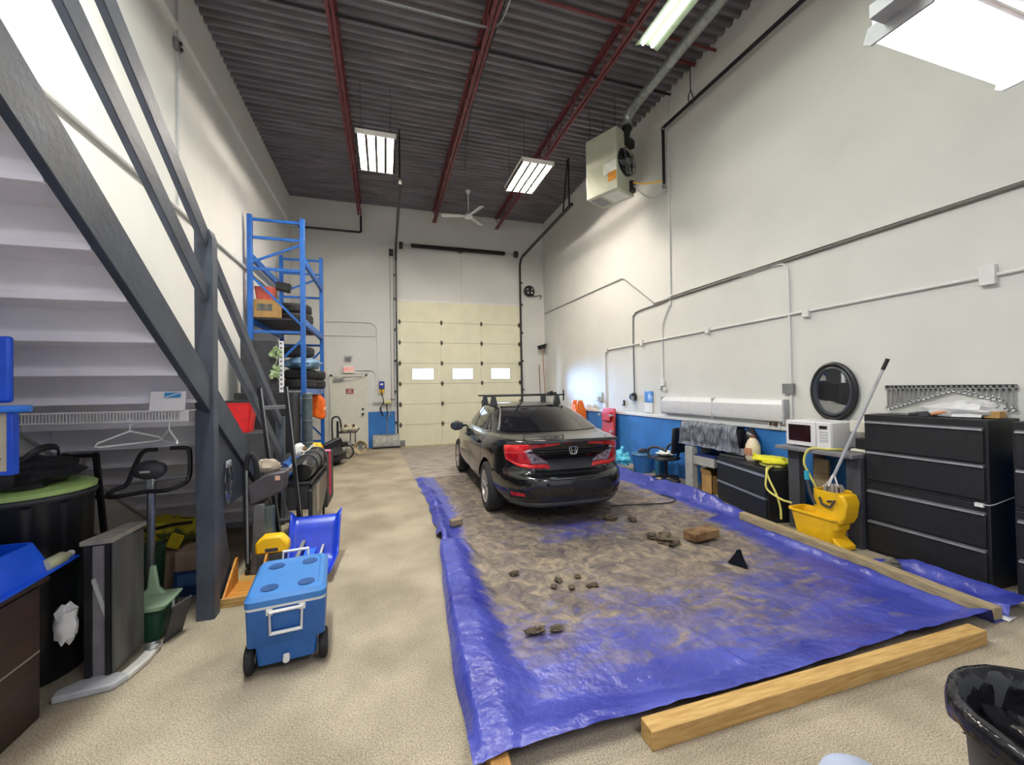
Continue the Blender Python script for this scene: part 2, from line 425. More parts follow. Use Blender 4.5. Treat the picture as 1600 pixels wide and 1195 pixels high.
t = thing('flue_pipe', 'shiny galvanised flue pipe running from the heater along the right wall', 'pipe', (4.3, 6.4, 6.4))
b = MB(); b.tube([(4.3, 6.38, 6.42), (4.3, 6.38, 6.5), (4.3, 6.34, 6.57), (4.3, 6.25, 6.61), (4.29, 6.1, 6.62)], .085, 16); b.build('elbow', GALV, t, world=True)
b = MB(); b.tube([(4.29, 6.12, 6.62), (4.2, 4.0, 6.62)], .078, 16); b.build('straight_pipe', GALV, t, world=True)
b = MB()
for i in range(5): b.tube([(4.285-.02*i+.081*cos(a*pi/10), 6.0-.42*i, 6.62+.081*sin(a*pi/10)) for a in range(20)], .004, 5, closed=True)
b.build('seam_band', GALV, t, world=True)
t = thing('draft_hood', 'pale metal bracket and cap where the flue pipe meets the roof', 'bracket', (4.2, 3.9, 6.55))
b = MB(); b.bb((-.3, -.06, .02), (.3, .06, .1)); b.build('bracket', LGREY, t, bevel=.01)
b = MB(); b.cyl((0, 0, .1), (0, 0, .44), .09); b.build('riser_pipe', GALV, t)

# gas piping and hangers
t = thing('gas_pipe', 'black gas pipe along the top of the right wall, dropping beside the heater', 'pipe', (4.85, 6.1, 5.2))
b = MB(); b.tube([(4.85, 1.0, 6.2), (4.85, 6.08, 6.3)], .03, 10); b.build('run', BLACKM, t, world=True)
b = MB(); b.tube([(4.85, 6.1, 6.32), (4.85, 6.1, 5.22)], .028, 10); b.build('drop', BLACKM, t, world=True)
b = MB(); b.lathe([(.036, -.03), (.042, -.02), (.042, .02), (.036, .03)], 12, (4.85, 6.1, 6.28)); b.lathe([(.03, -.03), (.04, -.02), (.04, .02), (.03, .03)], 12, (4.85, 6.1, 5.24)); b.build('elbow_fitting', GREY, t, world=True)
t = thing('pipe_hanger', 'steel angle and clevis holding the black gas pipe', 'hanger', (4.85, 5.4, 6.3))
b = MB(); b.beam((4.4, 5.4, 6.93), (4.95, 5.4, 6.93), .04, .04); b.build('angle', REDSTEEL, t, world=True)
b = MB(); b.tube([(4.85, 5.4, 6.92), (4.85, 5.4, 6.5), (4.80, 5.4, 6.38), (4.81, 5.4, 6.26)], .008, 6); b.tube([(4.85, 5.4, 6.5), (4.90, 5.4, 6.38), (4.89, 5.4, 6.26)], .008, 6); b.build('clevis', BLACKM, t, world=True)
rod('gas_hose', 'yellow gas hose from the heater to the black pipe', 'hose', smooth_path([(4.40, 6.45, 5.42), (4.6, 6.3, 5.35), (4.82, 6.12, 5.34)], 4), .012, YELLOW)
rod('power_cable', 'grey cable sagging from the heater to the wall', 'cable', smooth_path([(4.42, 6.4, 5.34), (4.6, 6.3, 5.12), (4.8, 6.25, 5.1), (4.96, 6.15, 5.3)], 5), .012, LGREY)

# ------------------------------------------------------------------ garage door
CREAM = M('cream door panel', '#dad7bc', .6, var=.04, sc=2)
gd = tag(bpy.data.objects.new('door_1', None), 'cream sectional overhead garage door with three small windows', 'garage door', kind='structure'); COL.objects.link(gd); gd.location = (2.25, 12.26, 0)
zs = [.0, .62, 1.22, 1.82, 2.42, 3.03, 3.635, 4.25]
xs = [.37, 1.636, 2.862, 4.13]
wins = [(.752, 1.40), (1.944, 2.591), (3.147, 3.77)]
for i in range(7):
    b = MB(); z0, z1 = zs[i], zs[i+1]
    if i == 3:
        zz0, zz1 = 1.945, 2.262; px_ = .37
        b.bb((.37, 12.24, z0), (4.13, 12.28, zz0)); b.bb((.37, 12.24, zz1), (4.13, 12.28, z1))
        for a, c in wins: b.bb((px_, 12.24, zz0), (a, 12.28, zz1)); px_ = c
        b.bb((px_, 12.24, zz0), (4.13, 12.28, zz1))
    else: b.bb((.37, 12.24, z0), (4.13, 12.28, z1))
    for x in xs: b.bb((max(.37, x-.03), 12.23, z0), (min(4.13, x+.03), 12.24, z1))
    b.build('panel', CREAM, gd, world=True, bevel=.006)
    c = MB(); c.bb((.37, 12.236, z1-.005), (4.13, 12.241, z1+.005)) if i < 6 else None
    if i < 6: c.build('section_joint', M('door joint grey', '#8d8a74', .7), gd, world=True)  # thin darker line along each section joint
PANE = glass('window pane', '#eaf4ff', .06)
for a, c in wins:
    b = MB(); b.bb((a, 12.255, 1.945), (c, 12.262, 2.262)); pn = b.build('pane', PANE, gd, world=True)
    b = MB()
    for q in ((a, a+.02), (c-.02, c)): b.bb((q[0], 12.228, 1.93), (q[1], 12.245, 2.277))
    for q in (1.93, 2.257): b.bb((a, 12.228, q), (c, 12.245, q+.02))
    b.build('window_frame', WHITE, gd, world=True)
for x in xs:
    for z in zs[1:-1]:
        b = MB(); xx = min(4.09, max(.42, x))
        b.box((xx, 12.222, z), (.05, .016, .13)); b.box((xx, 12.21, z), (.09, .012, .04)); b.cyl((xx-.035, 12.205, z), (xx+.035, 12.205, z), .012, n=8)
        b.build('hinge', M('dark hinge steel', '#4a4838', .5, .4), gd, world=True)
b = MB(); b.box((.46, 12.215, .1), (.16, .02, .16)); b.box((4.02, 12.215, .1), (.16, .02, .16)); b.build('bottom_bracket', GREY, gd, world=True)
# outside the windows: pale sunlit building fronts
DARKSTEEL = M('dark track steel', '#3b3a38', .45, .6, var=.15)
for x, lab, ztop, s in ((.34, 'left', 5.72, 1), (4.147, 'right', 5.745, -1)):
    t = thing('door_track', 'dark steel door track up the %s jamb and back under the ceiling' % lab, 'door track', (x, 12.2, 0))
    b = MB(); b.beam((x, 12.2, .02), (x, 12.2, ztop-.25), .05, .06, (0, 1, 0)); b.build('vertical_track', DARKSTEEL, t, world=True)
    b = MB(); P = arc((11.9, ztop-.3), .3, 0, pi/2, 8, 'yz', x)
    b.tube([(x, p[1], p[2]) for p in P], .034, 8); b.build('curved_track', DARKSTEEL, t, world=True)
    b = MB(); b.beam((x, 11.9, ztop), (x, 8.4, ztop+.1), .06, .06); b.build('horizontal_track', DARKSTEEL, t, world=True)
    b = MB(); b.cyl((x+s*.10, 12.13, ztop+.12), (x+s*.2, 12.13, ztop+.12), .1, n=18); b.build('cable_drum', DARKSTEEL, t, world=True)
    b = MB()
    for z in (.7, 1.6, 2.5, 3.4, 4.3, 5.0): b.box((x-s*.05, 12.24, z), (.06, .08, .05))
    b.build('bracket', DARKSTEEL, t, world=True)
    b = MB(); b.beam((x, 8.55, ztop+.1), (x, 8.55, ZC), .03, .03); b.beam((x, 8.9, ztop+.1), (x-s*-.0, 8.6, ZC), .03, .03); b.build('hanger', DARKSTEEL, t, world=True)
t = thing('torsion_spring', 'black torsion spring on a shaft above the garage door', 'spring', (2.25, 12.13, 5.86))
b = MB(); b.tube([(.42, 12.13, 5.86), (4.07, 12.13, 5.86)], .014, 8); b.build('shaft', STEEL, t, world=True)
b = MB(); P = [(.78+i*2.85/560, 12.13+.055*cos(i*pi/4), 5.86+.055*sin(i*pi/4)) for i in range(561)]; b.tube(P, .014, 5); b.cyl((.78, 12.13, 5.86), (3.63, 12.13, 5.86), .052, n=14); b.build('coil', M('spring steel', '#2e2422', .5, .5), t, world=True)
b = MB(); b.box((2.25, 12.2, 5.86), (.08, .2, .12)); b.build('centre_bracket', DARKSTEEL, t, world=True)
rod('pull_rope', 'thin pale rope hanging from the spring over the door', 'rope', [(2.25, 12.17, 5.8), (2.25, 12.17, 4.3)], .005, LGREY)
t = thing('chain_hoist', 'dark chain and reel on the left door jamb', 'chain hoist', (.22, 12.1, .9))
b = MB(); b.tube([(.27, 12.1, 5.5), (.25, 12.1, 1.5)], .008, 6); b.tube([(.17, 12.1, 5.5), (.17, 12.1, .9)], .008, 6); b.build('chain', GREY, t, world=True)
b = MB(); b.cyl((.15, 12.1, 5.6), (.27, 12.1, 5.6), .1, n=18); b.build('reel', DARKSTEEL, t, world=True)
b = MB(); b.box((.22, 12.14, 1.37), (.14, .04, .05)); b.build('slide_bolt', GREY, t, world=True)

# ------------------------------------------------------------------ exit door and things on the back wall
DOORW = M('pale grey door paint', '#d2d0c2', .55, var=.03)
ed = tag(bpy.data.objects.new('door_2', None), 'pale steel exit door with a closer', 'door', kind='structure'); COL.objects.link(ed); ed.location = (-.97, 12.27, 0)
b = MB(); b.bb((-1.40, 12.262, .01), (-.545, 12.30, 2.04)); b.build('leaf', DOORW, ed, world=True, bevel=.004)
b = MB(); b.bb((-1.46, 12.245, 0), (-1.40, 12.30, 2.11)); b.bb((-.545, 12.245, 0), (-.48, 12.30, 2.11)); b.bb((-1.46, 12.245, 2.04), (-.48, 12.30, 2.11)); b.build('door_frame', DOORW, ed, world=True, bevel=.004)
b = MB(); b.bb((-1.36, 12.18, 1.93), (-1.12, 12.262, 2.0)); b.tube([(-1.14, 12.2, 2.01), (-.9, 12.12, 2.03), (-.62, 12.22, 2.045)], .012, 6); b.build('door_closer', GREY, ed, world=True)
b = MB(); b.cyl((-.61, 12.262, .98), (-.61, 12.19, .98), .032); b.cyl((-.61, 12.262, 1.12), (-.61, 12.23, 1.12), .03); b.build('door_knob', DARKSTEEL, ed, world=True)
t = thing('door_notice', 'small dark red notice plate on the exit door', 'sign', (-.95, 12.255, 1.63))
b = MB(); b.bb((-.1, -.004, -.07), (.1, .006, .07)); b.build('plate', M('maroon plate', '#8e2030', .5), t)
b = MB()
for i, wd in enumerate((.07, .05, .075)): b.bb((-wd, -.006, .03-i*.035), (wd, -.004, .042-i*.035))
b.build('print_lines', WHITE, t)
t = thing('exit_sign', 'white exit sign with red letters above the exit door', 'sign', (-.97, 12.24, 2.24))
b = MB(); b.bb((-.14, -.03, -.10), (.14, .06, .10)); b.build('sign_box', M('exit sign white', '#f2e4dc', .5), t, bevel=.006)
text('lettering', 'EXIT', .135, t, (0, -.032, 0), (pi/2, 0, 0), emit('red exit letters', '#e03a2c', .7), .002)
t = thing('emergency_light', 'small grey twin head emergency light above the exit sign', 'light', (-.967, 12.22, 2.52))
b = MB(); b.bb((-.05, .0, -.04), (.05, .08, .06)); b.build('housing', GREY, t, bevel=.006)
for s in (-1, 1):
    b = MB(); b.lathe([(0, -.07), (.035, -.065), (.045, 0), (.02, .03), (0, .03)], 14, (s*.06, -.02, .08), 'y'); b.build('lamp_head', STEEL, t)
t = thing('disinfectant_dispenser', 'blue and yellow dispenser on the back wall by the garage door', 'dispenser', (-.09, 12.25, 1.6))
b = MB(); b.bb((-.075, -.05, .08), (.075, .05, .3)); b.build('blue_body', M('deep blue plastic', '#1d2f8a', .4), t, bevel=.02)
b = MB(); b.bb((-.07, -.045, -.04), (-.01, .045, .08)); b.bb((.01, -.045, -.04), (.07, .045, .08)); b.build('yellow_base', M('amber plastic', '#c99f35', .5), t, bevel=.008)
b = MB(); b.bb((-.04, -.055, .19), (.04, -.05, .24)); b.build('label_patch', WHITE, t)
t = thing('utility_shelf', 'small wall bracket with hanging cords between exit and garage doors', 'bracket', (0, 12.2, 1.3))
b = MB(); b.bb((-.02, -.06, -.04), (.18, .1, .04)); b.build('box', M('pale yellow box', '#c9c488', .6), t, bevel=.006)
b = MB(); b.bb((-.35, .02, -.02), (0, .06, .0)); b.build('arm', GREY, t)
b = MB(); b.tube(smooth_path([(-.1, .0, .3), (-.05, 0, .0), (-.15, 0, -.2), (-.05, 0, -.4), (-.12, 0, -.15), (.02, 0, .0), (.05, 0, -.3), (.06, 0, -.5)], 5), .012, 6); b.build('cord', BLACK, t)
b = MB(); b.tube(smooth_path([(.1, 0, -.04), (.11, 0, -.3), (.06, -.03, -.47)], 4), .012, 6); b.build('pale_cord', LGREY, t)
# wide grey snow pusher
t = thing('snow_pusher', 'wide grey snow pusher blade leaning on the blue back wall', 'snow pusher', (.02, 11.98, 0))
b = MB(); b.grid(lambda u, v: (-.37+.74*u, .10*(v-.5)**2*2+.13*v, .02+.36*v), 12, 6); b.build('blade', M('scuffed grey plastic', '#a09f98', .6, var=.2), t, solid=.012)
b = MB(); b.beam((-.38, .0, .03), (.38, 0, .03), .03, .035); b.build('edge_strip', BLACK, t)
b = MB(); b.tube([(.02, .14, .3), (.02, .2, .8)], .016, 8); b.beam((-.3, .15, .36), (.3, .15, .36), .02, .03); b.build('handle', STEEL, t)
t = thing('horn_speaker', 'round black speaker high on the back wall by the right corner', 'speaker', (4.445, 12.2, 4.74))
b = MB(); b.lathe([(0, -.08), (.1, -.09), (.17, -.05), (.18, .0), (.14, .08), (0, .09)], 22, (0, 0, 0), 'y'); b.build('shell', BLACK, t)
b = MB()
for a in (.5, 2.6, 4.0, 5.4): b.lathe([(0, -.015), (.03, -.01), (.035, 0), (0, .0)], 10, (.09*cos(a), -.09, .09*sin(a)), 'y')
b.build('lens', CHROME, t)
rod('wall_hook', 'bent dark hook high on the back wall near the corner', 'hook', [(4.55, 12.25, 4.62), (4.62, 12.2, 4.58), (4.82, 12.2, 4.62), (4.86, 12.2, 4.62), (4.84, 12.2, 4.52)], .014, DARKSTEEL)
rod('wall_conduit', 'white conduit bending down beside the blue dispenser', 'conduit', smooth_path([(-1.54, 12.27, 3.59), (-.45, 12.27, 3.59), (-.28, 12.27, 3.52), (-.2, 12.27, 3.3), (-.2, 12.27, 1.95)], 5), .014, WHITE)
rod('wall_conduit', 'lower white conduit running behind the blue rack along the back wall', 'conduit', [(-2.2, 12.27, 3.2), (-.25, 12.27, 3.2)], .01, WHITE)
rod('wall_conduit', 'white conduit curving from the exit sign to the dispenser', 'conduit', smooth_path([(-.8, 12.27, 2.22), (-.4, 12.27, 2.22), (-.28, 12.27, 2.15), (-.25, 12.27, 2.0), (-.25, 12.27, 1.5)], 5), .011, WHITE)
rod('black_pipe', 'black pipe along the top of the back wall to the left joist', 'pipe', [(-2.2, 12.2, 6.14), (-.62, 12.2, 6.14), (-.6, 12.2, 6.17), (-.6, 12.2, 6.6)], .028, BLACKM)
rod('wall_pipe', 'white pipe along the left wall passing behind the stair rails', 'pipe', [(XL+.03, 1.0, 3.915), (XL+.03, 12.2, 3.915)], .022, WHITE)
rod('wall_conduit', 'thin vertical conduit on the left wall above the stair', 'conduit', [(XL+.02, 5.95, 6.9), (XL+.02, 5.95, 3.95)], .012, LGREY)
t = thing('wall_outlet', 'small dark outlet high on the left wall conduit', 'outlet', (XL+.03, 5.93, 5.94)); b = MB(); b.box((0, 0, 0), (.05, .1, .14)); b.build('outlet_box', GREY, t, bevel=.006)
b = MB(); b.cyl((.02, -.01, .02), (.05, -.01, .02), .022, n=10); b.cyl((.02, .01, -.04), (.05, .01, -.04), .022, n=10); b.build('socket', BLACK, t)
# brooms in the back right corner
def pole_tool(name, label, cat, p, q, m, headmb, hm, hname):
    t = thing(name, label, cat, p)
    b = MB(); b.tube([p, q], .014, 8); b.build('handle', m, t, world=True)
    headmb.build(hname, hm, t, world=True)
h = MB(); h.box((4.82, 12.12, 2.98), (.28, .09, .07), ry=-.25); h.box((4.82, 12.12, 2.92), (.24, .07, .07), ry=-.25)
pole_tool('push_broom', 'tall push broom standing head up in the back right corner', 'broom', (4.88, 11.9, .01), (4.84, 12.12, 2.9), M('broom handle wood', '#a5745a', .6), h, BLACK, 'head')
h = MB(); h.box((4.72, 11.93, .05), (.28, .06, .09))
pole_tool('floor_squeegee', 'long handled tool with a dark grip leaning left of the push broom', 'broom', (4.72, 11.93, .09), (4.74, 12.2, 2.38), M('worn brown handle', '#6f5b44', .6), h, DKGREY, 'head')

# ------------------------------------------------------------------ right wall
W = XR-.02
def conduit(label, P, r=.014, m=WHITE, boxes=(), bm=WHITE, n=5):
    t = thing('wall_conduit', label, 'conduit', P[0])
    b = MB(); b.tube(smooth_path(P, n) if n else P, r, 8); b.build('pipe', m, t, world=True)
    for (y, z, sy, sz) in boxes:
        b = MB(); b.box((W-.01, y, z), (.05, sy, sz)); b.build('junction_box', bm, t, world=True, bevel=.005)
conduit('long white conduit along the right wall with small boxes', [(W, 8.47, 1.12), (W, 8.47, 2.42), (W, 8.44, 2.48), (W, 8.36, 2.5), (W, 0, 2.56)], .016, WHITE, [(8.4, 2.5, .07, .12), (7.02, 2.51, .07, .12), (5.27, 2.52, .08, .1), (3.67, 2.51, .08, .1), (2.09, 2.55, .1, .17)], n=0)
conduit('dark pipe along the wall ledge high over the cabinets', [(W, 6.62, 3.22), (W, 0, 3.25)], .02, M('pipe weathered grey', '#6f6c66', .6), n=0)
conduit('conduit dropping to a round black socket left of the calendar', [(W, 6.3, 3.2), (W, 7.1, 3.18), (W, 7.28, 3.12), (W, 7.33, 2.95), (W, 7.33, 1.5)], .014, GREY)
conduit('conduit dropping from the ledge to white boxes right of the calendar', [(W, 6.12, 6.95), (W, 6.13, 5.2), (W, 6.15, 3.3), (W, 6.2, 3.1), (W, 6.36, 2.85), (W, 6.4, 2.6), (W, 6.4, 1.75)], .013, WHITE, [(6.4, 1.7, .09, .12), (6.47, 1.62, .06, .08), (6.34, 1.58, .06, .07)])
conduit('conduit curving down from the ledge to a grey switch box above the microwave', [(W, 4.6, 3.22), (W, 4.05, 3.22), (W, 3.93, 3.15), (W, 3.9, 2.95), (W, 3.9, 1.2)], .015, WHITE, [(3.92, 1.58, .15, .13)], GREY)
conduit('thin grey pipe dropping diagonally to the ledge near the back corner', [(W, 12.2, 4.04), (W, 9.8, 4.02), (W, 7.72, 4.0), (W, 7.6, 3.95), (W, 6.62, 3.24)], .011, GREY, n=0)
t = thing('round_socket', 'round black power socket on the right wall left of the calendar', 'socket', (W-.02, 7.34, 1.42))
b = MB(); b.lathe([(0, -.06), (.06, -.06), (.085, -.01), (.085, .03), (0, .03)], 18, (0, 0, 0), 'x'); b.build('body', BLACK, t); b = MB(); b.box((-.05, -.06, -.03), (.04, .05, .09)); b.build('plug', GREY, t)
t = thing('calendar', 'calendar with a blue winter picture hanging on the right wall', 'calendar', (W, 6.855, 1.12))
b = MB(); b.bb((-.004, -.13, .2), (.012, .13, .42)); b.build('picture', M('blue calendar picture', '#3f7fc6', .5, h2='#cfe2f2', sc=7, edge=(.45, .6)), t)
b = MB(); b.bb((-.004, -.12, 0), (.012, .12, .19)); b.build('date_sheet', M('white paper', '#e9e8e6', .7, var=.02), t)
t = thing('wall_clip', 'small black clip on the wall beside the red creeper', 'hook', (W, 7.72, 1.28)); b = MB(); b.box((0, 0, 0), (.03, .03, .12)); b.build('clip', BLACK, t); b = MB(); b.tube([(-.015, 0, -.05), (-.04, 0, -.06), (-.045, 0, -.02)], .006, 6); b.build('hook', BLACK, t)
t = thing('long_wall_fixture', 'long white enclosed fixture on the wall above the blue paint', 'light fixture', (XR, 5.16, 1.13))
for y0, y1 in ((3.96, 5.14), (5.15, 6.36)):
    b = MB(); b.prism([(-.0, .0), (-.09, .03), (-.11, .09), (-.11, .25), (-.06, .31), (0, .32)], 'y', y0, y1)
    for i in range(len(b.v)): b.v[i] = Vector((b.v[i].x+XR, b.v[i].y, b.v[i].z+1.12))
    b.build('cover', M('white plastic cover', '#d9d8da', .4, var=.03), t, world=True, bevel=.008)
b = MB(); b.bb((XR-.10, 5.13, 1.13), (XR, 5.16, 1.44)); b.bb((XR-.10, 3.94, 1.13), (XR, 3.965, 1.44)); b.bb((XR-.10, 6.355, 1.13), (XR, 6.38, 1.44)); b.build('joint_cap', LGREY, t, world=True)
t = thing('power_outlet', 'white double outlet with a dark plug on the ledge left of the microwave', 'outlet', (XR-.03, 4.13, 1.10))
b = MB(); b.box((0, 0, 0), (.03, .17, .13)); b.build('plate', WHITE, t, bevel=.006); b = MB(); b.box((-.025, -.03, .01), (.03, .05, .05)); b.build('plug', M('brown plug', '#4d3a2c', .5), t); b = MB(); b.box((-.025, .04, .01), (.02, .03, .04)); b.build('plug', M('brown plug', '#4d3a2c', .5), t)
t = thing('small_bracket', 'pale shelf bracket with a cup on the wall behind the red creeper', 'bracket', (W, 8.75, 1.3)); b = MB(); b.box((-.05, 0, 0), (.14, .22, .02)); b.box((.0, 0, .1), (.02, .2, .2)); b.build('bracket', LGREY, t); b = MB(); b.lathe([(0, .01), (.03, .01), (.035, .1), (0, .1)], 12, (-.05, .03, 0)); b.build('cup', WHITE, t)
# red mechanic's creeper leaning on the wall
t = thing('mechanic_creeper', 'red padded mechanic creeper standing against the right wall', 'creeper', (4.86, 8.2, .02))
b = MB(); b.box((0, 0, .58), (.06, .52, 1.1), ry=.05); b.build('board', M('red vinyl', '#c23a42', .5, var=.1), t, bevel=.03, seg=3)
b = MB(); b.box((-.05, 0, .95), (.05, .36, .22), ry=.05); b.build('head_pad', RED, t, bevel=.02)
for y, z in ((-.24, .22), (.24, .22), (-.24, .62), (.24, .62), (-.24, .98), (.24, .98)):
    b = MB(); b.cyl((-.09, y, z-.02), (-.09, y, z+.02), .035, n=12); b.box((-.05, y, z), (.05, .03, .03)); b.build('caster', LGREY, t)
# orange jack stand
t = thing('orange_ramp', 'orange car ramp standing on end by the wall behind the car', 'ramp', (4.78, 9.55, .0))
b = MB(); b.prism([(-.15, 0), (.15, 0), (.15, 1.0), (.05, 1.3), (-.08, 1.3), (-.15, 1.0)], 'y', -.16, -.12); b.prism([(-.15, 0), (.15, 0), (.15, 1.0), (.05, 1.3), (-.08, 1.3), (-.15, 1.0)], 'y', .12, .16); b.bb((-.14, -.12, .1), (-.10, .12, 1.2)); b.build('frame', ORANGE, t, bevel=.006)
b = MB()
for z in (.3, .55, .8, 1.05): b.cyl((-.12, -.12, z), (-.12, .12, z), .02, n=8)
b.build('tread_bar', ORANGE, t)
# oval mirror
t = thing('oval_mirror', 'oval wall mirror in a thick black frame above the microwave', 'mirror', (4.95, 3.37, 1.545))
for rr, tt, mm, nm in ((1., .028, BLACK, 'outer_frame'), (.86, .02, M('dark blue grey frame', '#30363f', .4), 'inner_frame')):
    b = MB(); b.tube([(-.01 if rr < 1 else 0, .235*rr*cos(a*pi/28), .315*rr*sin(a*pi/28)) for a in range(56)], tt, 8, closed=True); b.build(nm, mm, t)
mir = M('mirror glass', '#dfe3e6', .02, 1., var=0)
b = MB(); b.lathe([(0, -.006), (1, -.006), (1, .012), (0, .012)], 48, (0, 0, 0), 'x', .2, .27)
b.build('glass', mir, t)
# wrench rack and wrenches
t = thing('wrench_rack', 'black magnetic strip on the wall holding a row of wrenches', 'tool rack', (W, 2.41, 1.585)); b = MB(); b.bb((-.01, -.46, -.02), (.018, .46, .025)); b.build('strip', BLACK, t, bevel=.004)
b = MB()
for s in (-.4, 0, .4): b.cyl((-.014, s, .002), (-.008, s, .002), .008, n=8)
b.build('screw', STEEL, t)
def wrench(L, wd):
    b = MB(); b.box((0, 0, -L/2), (.008, wd*.55, L-wd*1.6), taper=1.)
    b.tube([(0, wd*.6*cos(a*pi/8), -L+wd*.7+wd*.6*sin(a*pi/8)) for a in range(16)], wd*.22, 5, closed=True)
    b.tube([(0, wd*.62*cos(a), -wd*.62+wd*.62*sin(a)) for a in [R(-225+i*27) +R(0) for i in range(11)] if not (R(55) < (a % (2*pi)) < R(125))], wd*.26, 5)
    return b
nw = 25
ORD = 'first second third fourth fifth sixth seventh eighth ninth tenth eleventh twelfth thirteenth fourteenth fifteenth sixteenth seventeenth eighteenth nineteenth twentieth twenty-first twenty-second twenty-third twenty-fourth twenty-fifth'.split()
for i in range(nw):
    y = 2.84-i*.0365; k = i/(nw-1)
    L = .25-.19*min(1, k/.56) if k < .56 else (.05+.09*(k-.56)/.36 if k < .92 else .22)
    wr = wrench(max(.06, L), .026 if k > .1 else .03)
    pos = 'longest at the far left end' if i == 0 else 'at the far right end' if i == nw-1 else ORD[i]+' from the left end'
    for j in range(len(wr.v)): wr.v[j] = wr.v[j]+Vector((W-.012, y, 1.605))
    o = tag(wr.build('wrench', STEEL, None, loc=(W-.012, y, 1.605)), 'steel wrench on the black wall strip, '+pos, 'wrench', 'wrenches on the magnetic strip')

# ------------------------------------------------------------------ filing cabinets
CAB = M('black crinkle cabinet paint', '#1d1e22', .5, .15, var=.2, sc=30, bump=.15, bsc=160)
PULL = M('dull aluminium pull', '#84868c', .4, .6)
def lateral(label, loc, rz, wd, dp, h, group):
    """local x = front to back (+), local y = width; origin at front-right-bottom"""
    t = thing('filing_cabinet', label, 'cabinet', loc, rz, group)
    b = MB(); b.bb((.012, 0, .0), (dp, wd, h)); b.build('body', CAB, t, bevel=.005)
    n = 2; top = .05; bot = .03; dh = (h-top-bot)/n
    for i in range(n):
        z0 = bot+i*dh+.006; z1 = bot+(i+1)*dh-.006
        b = MB(); b.bb((-.006, .022, z0), (.012, wd-.022, z1-.028)); d = b.build('drawer', CAB, t, bevel=.004)
        p = MB(); p.prism([(-.02, z1-.026), (-.004, z1-.03), (.012, z1-.03), (.012, z1-.004), (-.016, z1-.012)], 'y', .022, wd-.022); p.build('pull_strip', PULL, d)
    return t
c1 = lateral('black two drawer filing cabinet, bottom of the tall stack beside the yellow bucket', (4.49, 1.925, 0), 0, .86, .45, .665, 'black lateral filing cabinets')
lateral('black two drawer filing cabinet, top of the tall stack under the wrenches', (4.49, 1.925, .667), 0, .86, .45, .665, 'black lateral filing cabinets')
lateral('black filing cabinet at the right edge of the photo, lower one', (4.5, .94, 0), 0, .86, .45, .665, 'black lateral filing cabinets')
lateral('black filing cabinet at the right edge of the photo, upper one', (4.5, .94, .667), 0, .86, .45, .665, 'black lateral filing cabinets')
ca = math.atan2(4.27-4.56, 4.72-3.61)
lateral('low black two drawer cabinet with a yellow cord, left of the workbench', (4.29, 3.69, 0), ca, 1.08, .42, .62, 'black lateral filing cabinets')
t = thing('tie_wire', 'pale wire with a white tag tied at the middle of the tall cabinet stack', 'wire', (4.48, 1.95, .66))
b = MB(); b.tube(smooth_path([(-.004, .0, .01), (.02, -.04, .015), (.25, -.05, .05), (.46, -.05, .07)], 4), .004, 5); b.build('wire', LGREY, t); b = MB(); b.box((-.015, .02, .005), (.02, .05, .03)); b.build('paper_tag', WHITE, t)
# things on the tall cabinet
t = thing('plastic_bag', 'clear plastic bag of papers lying on the tall filing cabinet', 'bag', (4.78, 2.2, 1.335))
b = MB(); b.blob((0, 0, .05), (.15, .24, .07), .25, 3, flat=.045); b.build('bag', M('milky plastic', '#d6d5d6', .35, var=.08), t)
b = MB(); b.blob((.03, -.05, .1), (.09, .15, .045), .2, 5, flat=.04); b.build('fold', M('milky plastic', '#d6d5d6', .35), t)
solo('small_carton', 'small tan carton at the right end of the tall cabinet top', 'box', MB().box((4.75, 1.99, 1.365), (.1, .1, .055)), CARD, bevel=.003)
t = thing('hand_saw', 'hand saw with a dark handle lying on the tall cabinet', 'saw', (4.62, 2.5, 1.335))
b = MB(); b.prism([(-.02, -.03), (.06, -.03), (.03, .3), (.0, .3)], 'z', .004, .007); b.build('blade', STEEL, t)
b = MB(); b.tube([(-.02, -.03, .015), (-.03, -.10, .02), (.0, -.14, .03), (.05, -.12, .03), (.06, -.05, .02)], .014, 8, closed=True); b.build('handle', DKGREY, t)
t = thing('paint_scraper', 'scraper with an orange wooden handle on the tall cabinet', 'scraper', (4.6, 2.32, 1.335))
b = MB(); b.tube([(0, 0, .02), (.05, -.09, .05)], [.012, .016], 8); b.build('handle', M('orange handle wood', '#cf8d5a', .6), t); b = MB(); b.box((-.015, .04, .015), (.07, .06, .015), rz=.4); b.build('blade', DKGREY, t)
# workbench with microwave
BT = M('worn grey bench top', '#77767a', .45, var=.15)
LEG = M('dark bench leg paint', '#44464c', .6, var=.15)
t = thing('work_table', 'tall narrow bench with dark legs beside the tall cabinets', 'table', (4.6, 3.18, 0))
b = MB(); b.bb((4.34, 2.80, .895), (4.93, 3.62, .935)); b.build('top', BT, t, world=True, bevel=.006)
for y0, y1, x0 in ((3.42, 3.55, 4.45), (2.80, 2.93, 4.45)):
    b = MB(); b.bb((x0, y0, 0), (x0+.09, y1, .895)); b.build('leg', LEG, t, world=True, bevel=.004)
    b = MB(); b.bb((4.84, y0, 0), (4.92, y1, .895)); b.build('leg', LEG, t, world=True, bevel=.004)
b = MB(); b.bb((4.86, 2.93, .1), (4.9, 3.42, .8)); b.build('back_panel', BLUEP, t, world=True)
b = MB(); b.box((4.7, 3.36, .4), (.03, .16, .78), rx=.05); solo('leaning_plank', 'bare grey plank standing under the bench', 'plank', b, OLDWOOD)
t = thing('microwave_oven', 'white microwave oven on the tall bench', 'microwave', (4.66, 3.31, .937))
b = MB(); b.bb((-.19, -.24, .008), (.19, .26, .29)); b.build('body', M('white appliance enamel', '#dcdbdc', .35, var=.03), t, bevel=.012)
